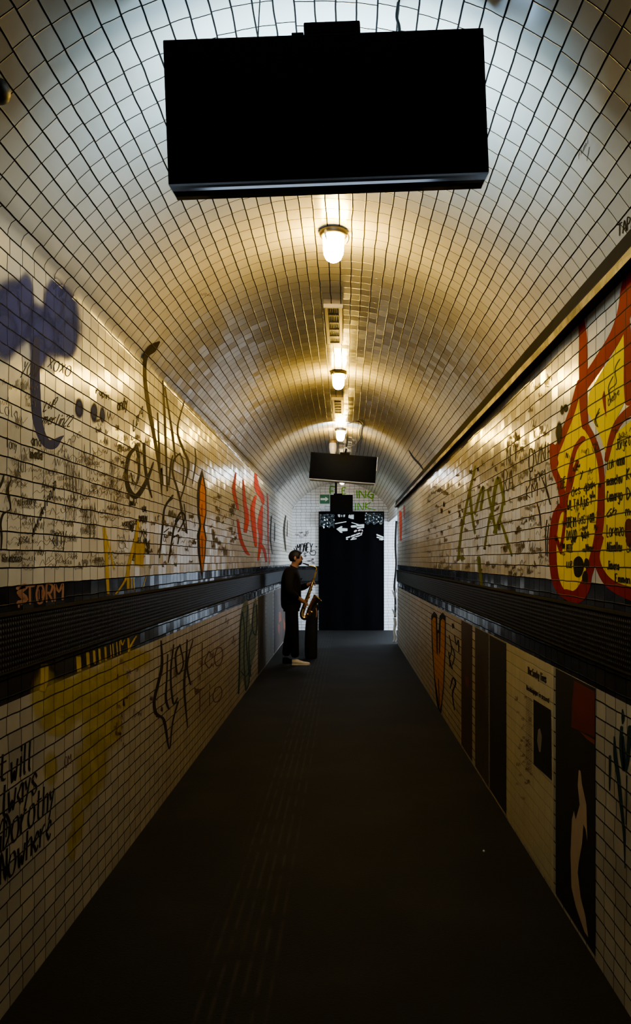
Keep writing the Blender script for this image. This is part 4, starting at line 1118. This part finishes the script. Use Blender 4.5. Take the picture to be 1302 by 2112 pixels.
def capsule(x0, y0, x1, y1, w):
    a = math.atan2(y1 - y0, x1 - x0); pts = []
    for k in range(7): t = a + PI / 2 + PI * k / 6; pts.append((x0 + w * math.cos(t), y0 + w * math.sin(t)))
    for k in range(7): t = a - PI / 2 + PI * k / 6; pts.append((x1 + w * math.cos(t), y1 + w * math.sin(t)))
    return pts
for (x0, y0, x1, y1, w, mt) in ((692, 1080, 714, 1076, 0.9, 'white_print'), (726, 1078, 740, 1082, 0.8, 'white_print'), (726, 1086, 735, 1085.5, 2.2, 'white_print'), (736, 1084, 750, 1083, 1.8, 'white_print'), (738, 1089, 750, 1087, 1.6, 'white_print'),
                               (732, 1096, 735, 1094.5, 1.8, 'pale_print'), (740, 1094, 743, 1093, 1.6, 'pale_print'), (747, 1093, 748, 1095, 1.2, 'pale_print'), (715, 1109, 722, 1107, 1.3, 'white_print'), (725, 1106, 733, 1103, 1.3, 'white_print'), (736, 1102, 742, 1100, 1.3, 'white_print'),
                               (745, 1101, 747, 1099, 1.2, 'pale_print'), (727, 1110, 731, 1108, 1.4, 'pale_print'), (734, 1107, 741, 1105, 1.2, 'pale_print'), (724, 1113, 735, 1111, 0.9, 'white_print'), (715, 1112, 717, 1112, 1.2, 'white_print'), (743, 1104, 746, 1103, 1.0, 'pale_print'),
                               (778, 1103, 790, 1108, 1.4, 'white_print'), (778, 1108, 791, 1112, 1.1, 'white_print'), (783, 1113, 789, 1113.5, 0.8, 'white_print')):
    print_poly('bone_print', capsule(x0, y0, x1, y1, w), M[mt])
# crinkled film
def crinkle(x0, x1, y0, y1, seed):
    rnd = random.Random(seed)
    bm = bmesh.new(); n, m_ = 22, 16
    g_ = []
    for j in range(m_ + 1):
        row = []
        for i in range(n + 1):
            px = x0 + (x1 - x0) * i / n; py = y0 + (y1 - y0) * j / m_ + (2.5 * math.sin(i * .8 + seed) if j == m_ else 0)
            row.append(bm.verts.new(dl(px, py, -0.050 - 0.012 * rnd.random() - 0.022 * math.sin(i * 0.9 + j * .7 + seed) * math.sin(j * 0.5 - i * 0.35))))
        g_.append(row)
    for j in range(m_):
        for i in range(n): bm.faces.new((g_[j][i], g_[j + 1][i], g_[j + 1][i + 1], g_[j][i + 1]))
    return obj('crinkled_film', bm, M['crinkle'], root)
crinkle(659.5, 690, 1060, 1087, 3); crinkle(753, 790, 1058, 1080, 5)

# green exit sign
root = tag(empty('exit_sign', (map_end(669.5, 1040, 0.003)[0])), 'green sign with white right-pointing arrow on the end wall', 'sign')
def es(px, py, dy): 
    p = map_end(px, py, 0)[0]; return (p[0] - root.location.x, dy, p[2] - root.location.z)
bm = bmesh.new(); a_ = es(658.5, 1041, 0); b_ = es(681.5, 1018.5, 0); bbox(bm, a_[0], b_[0], -0.006, 0.0, a_[2], b_[2], 0.001); obj('backing', bm, M['paper'], root)
bm = bmesh.new(); a_ = es(660, 1039, 0); b_ = es(680, 1020, 0); bbox(bm, a_[0], b_[0], -0.008, -0.0065, a_[2], b_[2]); obj('green_panel', bm, M['green_sign'], root)
bm = bmesh.new(); pts = [(661.5, 1027.5), (672, 1027.5), (671, 1024.5), (678, 1029.5), (671, 1034.5), (672, 1031.5), (661.5, 1031.5)]
a_ = [bm.verts.new(es(px, py, -0.0095)) for px, py in pts]; b_ = [bm.verts.new(es(px, py, -0.0085)) for px, py in pts]
for t in tessellate_polygon([[Vector((p[0], p[1], 0)) for p in pts]]): bm.faces.new([a_[k] for k in t]); bm.faces.new([b_[k] for k in t][::-1])
for k in range(7): bm.faces.new((a_[k], a_[(k + 1) % 7], b_[(k + 1) % 7], b_[k]))
obj('arrow', bm, M['white_print'], root)
bm = bmesh.new(); a_ = es(659, 1047.5, 0); b_ = es(670, 1042, 0); bbox(bm, a_[0], b_[0], -0.004, 0.0, a_[2], b_[2]); o = obj('small_plate', bm, M['paper'], root)

# torn paper at the corridor corner
root = tag(empty('torn_paper', (XR, YO, 0)), 'curled torn black and white paper strips hanging on the right corridor corner', 'paper')
def strip(name, pts, wd, mat):
    bm = bmesh.new(); L = []
    for x, y_, z in smooth_path(pts, 4):
        L.append((bm.verts.new((x - wd / 2, y_, z)), bm.verts.new((x + wd / 2, y_ + 0.015, z))))
    for i in range(len(L) - 1): bm.faces.new((L[i][0], L[i + 1][0], L[i + 1][1], L[i][1]))
    o = obj(name, bm, mat, root, True); sm = o.modifiers.new('t', 'SOLIDIFY'); sm.thickness = 0.002
    return o
strip('black_strip', [(-0.012, 0.02, 2.35), (-0.03, 0.02, 1.9), (-0.016, 0.02, 1.5), (-0.05, 0.02, 1.1), (-0.03, 0.02, 0.8), (-0.04, 0.02, 0.5)], 0.05, M['black_paper'])
for z in (0.93, 0.58): strip('white_flap', [(-0.095, -0.03, z + 0.09), (-0.075, -0.05, z + 0.05), (-0.050, -0.05, z - 0.02), (-0.04, -0.03, z - 0.06)], 0.045, M['paper'])
for z in (1.02, 0.70): strip('white_flap', [(-0.030, -0.03, z + 0.05), (-0.022, -0.05, z), (-0.018, -0.06, z - 0.04)], 0.02, M['paper'])
strip('white_strip', [(-0.05, -0.02, 0.50), (-0.04, -0.02, 0.38), (-0.055, -0.02, 0.25), (-0.04, -0.02, 0.12), (-0.06, -0.02, 0.03)], 0.06, M['paper'])

# litter
bm = bmesh.new(); bmesh.ops.create_icosphere(bm, subdivisions=2, radius=0.006)
for v in bm.verts: v.co *= 0.7 + 0.5 * random.random()
tag(obj('paper_scrap', bm, M['paper'], None, False, (0.762, 4.22, 0.0045)), 'tiny white crumb of paper lying on the dark floor', 'litter')

# ------------------------------------------------------------------ the person with the saxophone
def skin_obj(name, verts, edges, mat, parent, sub=2, root=0):
    me = bpy.data.meshes.new(name)
    me.from_pydata([v[:3] for v in verts], edges, [])
    o = bpy.data.objects.new(name, me); COL.objects.link(o)
    sk = o.modifiers.new('skin', 'SKIN'); sk.use_smooth_shade = True
    lay = me.skin_vertices[0].data
    for i, v in enumerate(verts):
        r = v[3]; lay[i].radius = (r, r) if not isinstance(r, tuple) else r
        lay[i].use_root = (i == root)
    ss = o.modifiers.new('sub', 'SUBSURF'); ss.levels = sub; ss.render_levels = sub
    dg = bpy.context.evaluated_depsgraph_get()
    me2 = bpy.data.meshes.new_from_object(o.evaluated_get(dg))
    bpy.data.objects.remove(o)
    for p in me2.polygons: p.use_smooth = True
    me2.materials.clear()
    n = link(name, me2, mat, parent, True)
    return n
class Sk:
    def __init__(s): s.v, s.e = [], []
    def add(s, p, r, to=None):
        s.v.append((*p, r)); i = len(s.v) - 1
        if to is not None: s.e.append((to, i))
        return i
    def chain(s, to, *pr):
        for p, r in pr: to = s.add(p, r, to)
        return to
B = Vector((-0.75, 11.84, 0))
man = tag(empty('person', B), 'bearded man in dark jacket and trousers standing in profile playing a saxophone', 'person')
b_ = Sk()
pel = b_.add((-0.075, 0, 0.94), 0.09)
wst = b_.chain(pel, ((-0.085, 0, 1.08), 0.085), ((-0.09, 0, 1.25), 0.09))
chs = b_.chain(wst, ((-0.085, 0, 1.38), 0.085))
nb = b_.chain(chs, ((-0.045, 0, 1.465), 0.068), ((-0.015, 0, 1.53), 0.056))
hd = b_.chain(nb, ((0.012, 0, 1.585), 0.078), ((0.002, 0, 1.645), 0.097), ((-0.006, 0, 1.695), 0.078))
b_.chain(nb + 1, ((0.070, 0, 1.560), 0.038))      # jaw
b_.chain(nb + 2, ((0.086, 0, 1.618), 0.020), ((0.103, 0, 1.604), 0.012))   # nose
RS, RE, RWr = (-0.10, -0.185, 1.40), (-0.10, -0.25, 1.12), (0.065, -0.135, 1.005)
LS, LE, LWr = (-0.08, 0.185, 1.40), (0.03, 0.25, 1.15), (0.205, 0.075, 1.225)
rw = b_.chain(chs, (RS, 0.045), (RE, 0.038), (RWr, 0.030))
lw = b_.chain(chs, (LS, 0.045), (LE, 0.038), (LWr, 0.030))
rp = b_.chain(rw, ((0.100, -0.115, 0.975), 0.036), ((0.125, -0.100, 0.945), 0.030))
lp = b_.chain(lw, ((0.235, 0.055, 1.235), 0.034), ((0.260, 0.030, 1.235), 0.028))
for sg, kn, an in ((-1, (-0.03, -0.105, 0.50), (-0.02, -0.105, 0.10)), (1, (-0.10, 0.10, 0.50), (-0.17, 0.10, 0.10))):
    b_.chain(pel, ((-0.075, sg * 0.095, 0.86), 0.065), (kn, 0.048), (an, 0.042))
body = skin_obj('body', b_.v, b_.e, M['skin'], man, 2)
# fingers, one skinned chain each, rooted inside the palm
def finger(pts, r):
    s_ = Sk(); i = s_.add(pts[0], r)
    s_.chain(i, *[(p, r * (0.96 - 0.1 * k)) for k, p in enumerate(pts[1:])])
    skin_obj('finger', s_.v, s_.e, M['skin'], body, 1)
for k in range(4):
    o_ = -0.022 + 0.016 * k; l = (0.9, 1.0, 0.97, 0.8)[k]
    bx_, bz_ = 0.125 - o_ * 0.5, 0.945 + o_ * 1.1
    finger([(bx_, -0.100, bz_), (bx_ + 0.030 * l, -0.104, bz_ - 0.012), (bx_ + 0.052 * l, -0.096, bz_ - 0.016), (bx_ + 0.066 * l, -0.080, bz_ - 0.018)], 0.0085)
    bx_, bz_ = 0.260 - o_ * 0.4, 1.235 + o_ * 1.1
    finger([(bx_, 0.028, bz_), (bx_ + 0.020 * l, 0.004, bz_ + 0.002), (bx_ + 0.030 * l, -0.018, bz_), (bx_ + 0.024 * l, -0.036, bz_ - 0.003)], 0.0085)
finger([(0.105, -0.105, 0.965), (0.125, -0.080, 0.985), (0.140, -0.058, 0.992)], 0.0095)
finger([(0.240, 0.040, 1.245), (0.232, 0.010, 1.262), (0.236, -0.012, 1.268)], 0.0095)
# ears, eyes
for sg in (-1, 1):
    bm = bmesh.new(); bmesh.ops.create_uvsphere(bm, u_segments=14, v_segments=10, radius=1)
    for v in bm.verts: v.co = Vector((-0.012 + v.co.x * 0.020, sg * 0.094 + v.co.y * 0.010, 1.625 + v.co.z * 0.032))
    obj('ear', bm, M['skin'], man, True)
    bm = bmesh.new(); bmesh.ops.create_uvsphere(bm, u_segments=12, v_segments=8, radius=0.0075)
    for v in bm.verts: v.co += Vector((0.082, sg * 0.036, 1.640))
    obj('eye', bm, M['hair'], man, True)
bm = bmesh.new(); bmesh.ops.create_uvsphere(bm, u_segments=40, v_segments=28, radius=1)
for v in bm.verts:
    c_ = v.co.copy(); k_ = 1 + 0.03 * math.sin(c_.x * 23 + c_.z * 17) * math.sin(c_.y * 19)
    v.co = Vector((-0.010 + c_.x * 0.112 * k_, c_.y * 0.096 * k_, 1.652 + c_.z * 0.104 * k_))
bmesh.ops.delete(bm, geom=[f for f in bm.faces if (f.calc_center_median().x > 0.060 and f.calc_center_median().z < 1.700) or (f.calc_center_median().x > -0.005 and f.calc_center_median().z < 1.632) or f.calc_center_median().z < 1.578], context='FACES')
ho = obj('hair', bm, M['hair'], man, True); sm = ho.modifiers.new('t', 'SOLIDIFY'); sm.thickness = 0.012; sm.offset = -1
h_ = Sk()
i = h_.add((0.018, 0, 1.575), 0.080); h_.chain(i, ((0.065, 0, 1.562), 0.052), ((0.088, 0, 1.552), 0.030))
skin_obj('beard', h_.v, h_.e, M['hair'], man, 2)
j_ = Sk()
jp = j_.add((-0.08, 0, 0.80), 0.165)
c1 = j_.chain(jp, ((-0.082, 0, 0.95), 0.172), ((-0.085, 0, 1.10), 0.172), ((-0.090, 0, 1.27), 0.178)); c2 = j_.chain(c1, ((-0.088, 0, 1.39), 0.160))
j_.chain(c2, ((-0.045, 0, 1.475), 0.082), ((-0.028, 0, 1.515), 0.070))
j_.chain(c2, (RS, 0.098), (RE, 0.076), ((0.045, -0.150, 1.018), 0.046))
j_.chain(c2, (LS, 0.098), (LE, 0.076), ((0.185, 0.090, 1.218), 0.046))
skin_obj('jacket', j_.v, j_.e, M['jacket'], man, 2)
t_ = Sk()
tp = t_.add((-0.075, 0, 0.98), 0.125)
t_.chain(tp, ((-0.065, -0.095, 0.84), 0.105), ((-0.03, -0.105, 0.50), 0.082), ((-0.02, -0.105, 0.28), 0.072), ((-0.012, -0.105, 0.10), 0.068))
t_.chain(tp, ((-0.085, 0.095, 0.84), 0.105), ((-0.10, 0.10, 0.50), 0.082), ((-0.15, 0.10, 0.28), 0.072), ((-0.17, 0.10, 0.10), 0.068))
skin_obj('trousers', t_.v, t_.e, M['trousers'], man, 2)
def shoe(ax, ay, mat, solem):
    bm = bmesh.new()
    sec = [(-0.055, 0.034, 0.080), (-0.03, 0.038, 0.090), (0.02, 0.038, 0.088), (0.07, 0.040, 0.066), (0.12, 0.046, 0.050), (0.17, 0.046, 0.044), (0.205, 0.034, 0.036), (0.218, 0.014, 0.028)]
    rings = []
    for x, hw_, ht in sec:
        rings.append([bm.verts.new((ax + x, ay + hw_ * c_, 0.020 + (ht - 0.020) * s_)) for c_, s_ in ((-1, 0), (-1, .45), (-.75, .8), (-.3, 1), (.3, 1), (.75, .8), (1, .45), (1, 0))])
    for i in range(len(rings) - 1):
        for k in range(8): bm.faces.new((rings[i][k], rings[i][(k + 1) % 8], rings[i + 1][(k + 1) % 8], rings[i + 1][k]))
    bm.faces.new(rings[0]); bm.faces.new(rings[-1][::-1])
    s_o = obj('shoe', bm, mat, man, True)
    bm = bmesh.new(); lo, hi = [], []
    out_ = [(x, -h2 - 0.003) for x, h2, _ in sec] + [(x, h2 + 0.003) for x, h2, _ in sec[::-1]]
    lo = [bm.verts.new((ax + x, ay + y_, 0.0005)) for x, y_ in out_]; hi = [bm.verts.new((ax + x, ay + y_, 0.022)) for x, y_ in out_]
    bm.faces.new(lo[::-1]); bm.faces.new(hi)
    for k in range(len(lo)): bm.faces.new((lo[k], lo[(k + 1) % len(lo)], hi[(k + 1) % len(lo)], hi[k]))
    obj('sole', bm, solem, s_o)
shoe(-0.005, -0.105, M['shoe'], M['sole']); shoe(-0.165, 0.10, M['trousers'], M['trousers'])

# saxophone
sx = tag(empty('saxophone', B + Vector((0, -0.055, 0))), 'shiny brass tenor saxophone held by the man in the dark jacket', 'saxophone')
body_pts = [(0.306, 0, 1.425), (0.285, 0, 1.360), (0.235, 0, 1.210), (0.170, 0, 1.020), (0.105, 0, 0.830), (0.090, 0, 0.775), (0.100, 0, 0.730), (0.135, 0, 0.712), (0.170, 0, 0.735), (0.190, 0, 0.780), (0.215, 0, 0.850), (0.255, 0, 0.925), (0.300, 0, 0.990), (0.332, 0, 1.025)]
body_r = [0.014, 0.016, 0.021, 0.027, 0.033, 0.035, 0.036, 0.036, 0.037, 0.038, 0.041, 0.047, 0.060, 0.082]
bm = bmesh.new(); tube(bm, body_pts, body_r, 20, n=5, cap=False); so = obj('body_tube', bm, M['brass'], sx, True)
dirv = (Vector(body_pts[-1]) - Vector(body_pts[-2])).normalized()
bm = bmesh.new()
u_ = dirv.cross(Vector((0, 1, 0))).normalized(); w_ = Vector((0, 1, 0))
tube(bm, [tuple(Vector(body_pts[-1]) + (u_ * math.cos(a) + w_ * math.sin(a)) * 0.082) for a in [2 * PI * k / 32 for k in range(32)]], 0.004, 8, closed=True)
obj('bell_rim', bm, M['brass'], sx, True)
bm = bmesh.new(); tube(bm, [(0.306, 0, 1.432), (0.310, 0, 1.465), (0.296, 0, 1.492), (0.262, 0, 1.503), (0.225, 0, 1.510), (0.190, 0, 1.520)], [0.013, 0.012, 0.011, 0.010, 0.009, 0.008], 14, n=4); obj('neck', bm, M['brass'], sx, True)
bm = bmesh.new(); tube(bm, [(0.196, 0, 1.518), (0.150, 0, 1.536), (0.092, 0, 1.556)], [0.013, 0.012, 0.005], 12); obj('mouthpiece', bm, M['ebonite'], sx, True)
bd = (Vector((0.105, 0, 0.830)) - Vector((0.285, 0, 1.360)))
for k in range(9):
    t = 0.08 + k * 0.105
    c0 = Vector((0.285, 0, 1.360)) + bd * t
    rr = 0.017 + 0.010 * t
    nn = Vector((0.93, -0.2, -0.3)).normalized() if k % 2 else Vector((0.3, -0.94, -0.1)).normalized()
    bm = bmesh.new()
    tube(bm, [tuple(c0 + nn * (rr + 0.006)), tuple(c0 + nn * (rr + 0.012))], rr * 0.8, 16)
    tube(bm, [tuple(c0 + nn * rr * 0.7), tuple(c0 + nn * (rr + 0.006))], rr * 0.3, 8)
    obj('key', bm, M['brass'], sx, True)
for off_ in (0.0, 0.012):
    bm = bmesh.new()
    a = Vector((0.285, -0.020 - off_, 1.35)); e = Vector((0.115, -0.045 - off_, 0.85))
    tube(bm, [tuple(a), tuple(e)], 0.003, 8)
    obj('key_rod', bm, M['brass'], sx, True)
for p_ in ((0.235, -0.05, 0.80), (0.175, -0.055, 0.765)):
    bm = bmesh.new(); tube(bm, [(p_[0], p_[1] + 0.012, p_[2]), (p_[0], p_[1], p_[2])], 0.024, 16); tube(bm, [(p_[0], p_[1] + 0.025, p_[2]), (p_[0], p_[1] + 0.012, p_[2])], 0.008, 8); obj('bell_key', bm, M['brass'], sx, True)
bm = bmesh.new(); tube(bm, [(0.13, 0, 0.90), (0.205, 0, 0.84)], 0.004, 8); obj('brace', bm, M['brass'], sx, True)

# instrument bag standing behind
bag = tag(empty('instrument_bag', (-0.555, 12.55, 0)), 'black upright instrument bag with copper strip standing behind the saxophone player', 'bag')
bm = bmesh.new()
tube(bm, [(0.0, 0, 0.003), (0.0, 0, 0.03), (0.0, 0, 0.25), (0.01, 0, 0.55), (0.03, 0, 0.78), (0.055, 0, 0.88), (0.06, 0, 0.90)], [0.08, 0.10, 0.105, 0.10, 0.085, 0.055, 0.02], 20, n=4)
for v in bm.verts: v.co.y *= 0.7
obj('shell', bm, M['bag'], bag, True)
bm = bmesh.new(); tube(bm, [(0.085, -0.046, 0.66), (0.094, -0.044, 0.74), (0.082, -0.040, 0.82)], 0.012, 8, n=3); obj('copper_strip', bm, M['copper'], bag, True)
bm = bmesh.new(); tube(bm, [(0.055, 0, 0.895), (0.075, 0, 0.935), (0.11, 0, 0.93), (0.118, 0, 0.86), (0.112, 0, 0.78)], 0.009, 8, n=4); obj('handle', bm, M['bag'], bag, True)

# ------------------------------------------------------------------ lights
def area(name, loc, rot, size, power, color, sy=None):
    l = bpy.data.lights.new(name, 'AREA'); l.energy = power; l.color = color; l.size = size
    if sy: l.shape = 'RECTANGLE'; l.size_y = sy
    o = bpy.data.objects.new(name, l); COL.objects.link(o); o.location = loc; o.rotation_euler = rot
    return o
COOL = (0.74, 0.87, 1.0)
# side corridor daylight, shining out of the corridor (towards -x)
area('corridor_light', (3.9, 16.1, 1.6), (0, PI / 2, 0), 2.2, 260, COOL, 1.6)
# added unseen cool light for the vault ring before the farther screen, shining down the tunnel (+y)
area('far_ring_fill', (-0.1, 9.75, 3.28), (PI / 2, 0, 0), 0.12, 14, COOL)
# added unseen soft fill overhead, between the far screen and the end wall
area('end_fill', (-0.1, 14.3, 3.2), (0, 0, 0), 0.5, 26, COOL, 1.2)
# cool glow behind the near screen
area('near_glow', (-0.05, 2.60, 2.93), (PI - 0.25, 0, 0), 0.7, 17.0, (0.44, 0.71, 1.0), 0.25)
# added unseen cool fill from behind the viewer, lifting the near walls
area('rear_fill', (-0.1, -1.9, 1.6), (PI / 2, 0, 0), 1.8, 12, (0.80, 0.90, 1.0), 2.2)

w = bpy.data.worlds.new('world'); S.world = w; w.use_nodes = True
w.node_tree.nodes['Background'].inputs[0].default_value = (0.02, 0.02, 0.025, 1)
w.node_tree.nodes['Background'].inputs[1].default_value = 0.1

# ------------------------------------------------------------------ camera
cam = bpy.data.cameras.new('camera'); co = bpy.data.objects.new('camera', cam); COL.objects.link(co)
co.location = (0, 0, EYE); co.rotation_euler = (PI / 2, 0, 0)
cam.sensor_fit = 'VERTICAL'; cam.sensor_height = 36.0; cam.sensor_width = 36.0
cam.lens = F * 36.0 / 2112.0
cam.shift_x = -(VX - 651.0) / 2112.0
cam.shift_y = (VY - 1056.0) / 2112.0
cam.clip_start = 0.02
S.camera = co
S.view_settings.view_transform = 'AgX'
S.view_settings.look = 'AgX - Medium High Contrast'
S.view_settings.exposure = 0.32
S.cycles.use_denoising = True
S.cycles.max_bounces = 8
S.cycles.transparent_max_bounces = 24
S.cycles.sample_clamp_indirect = 6.0
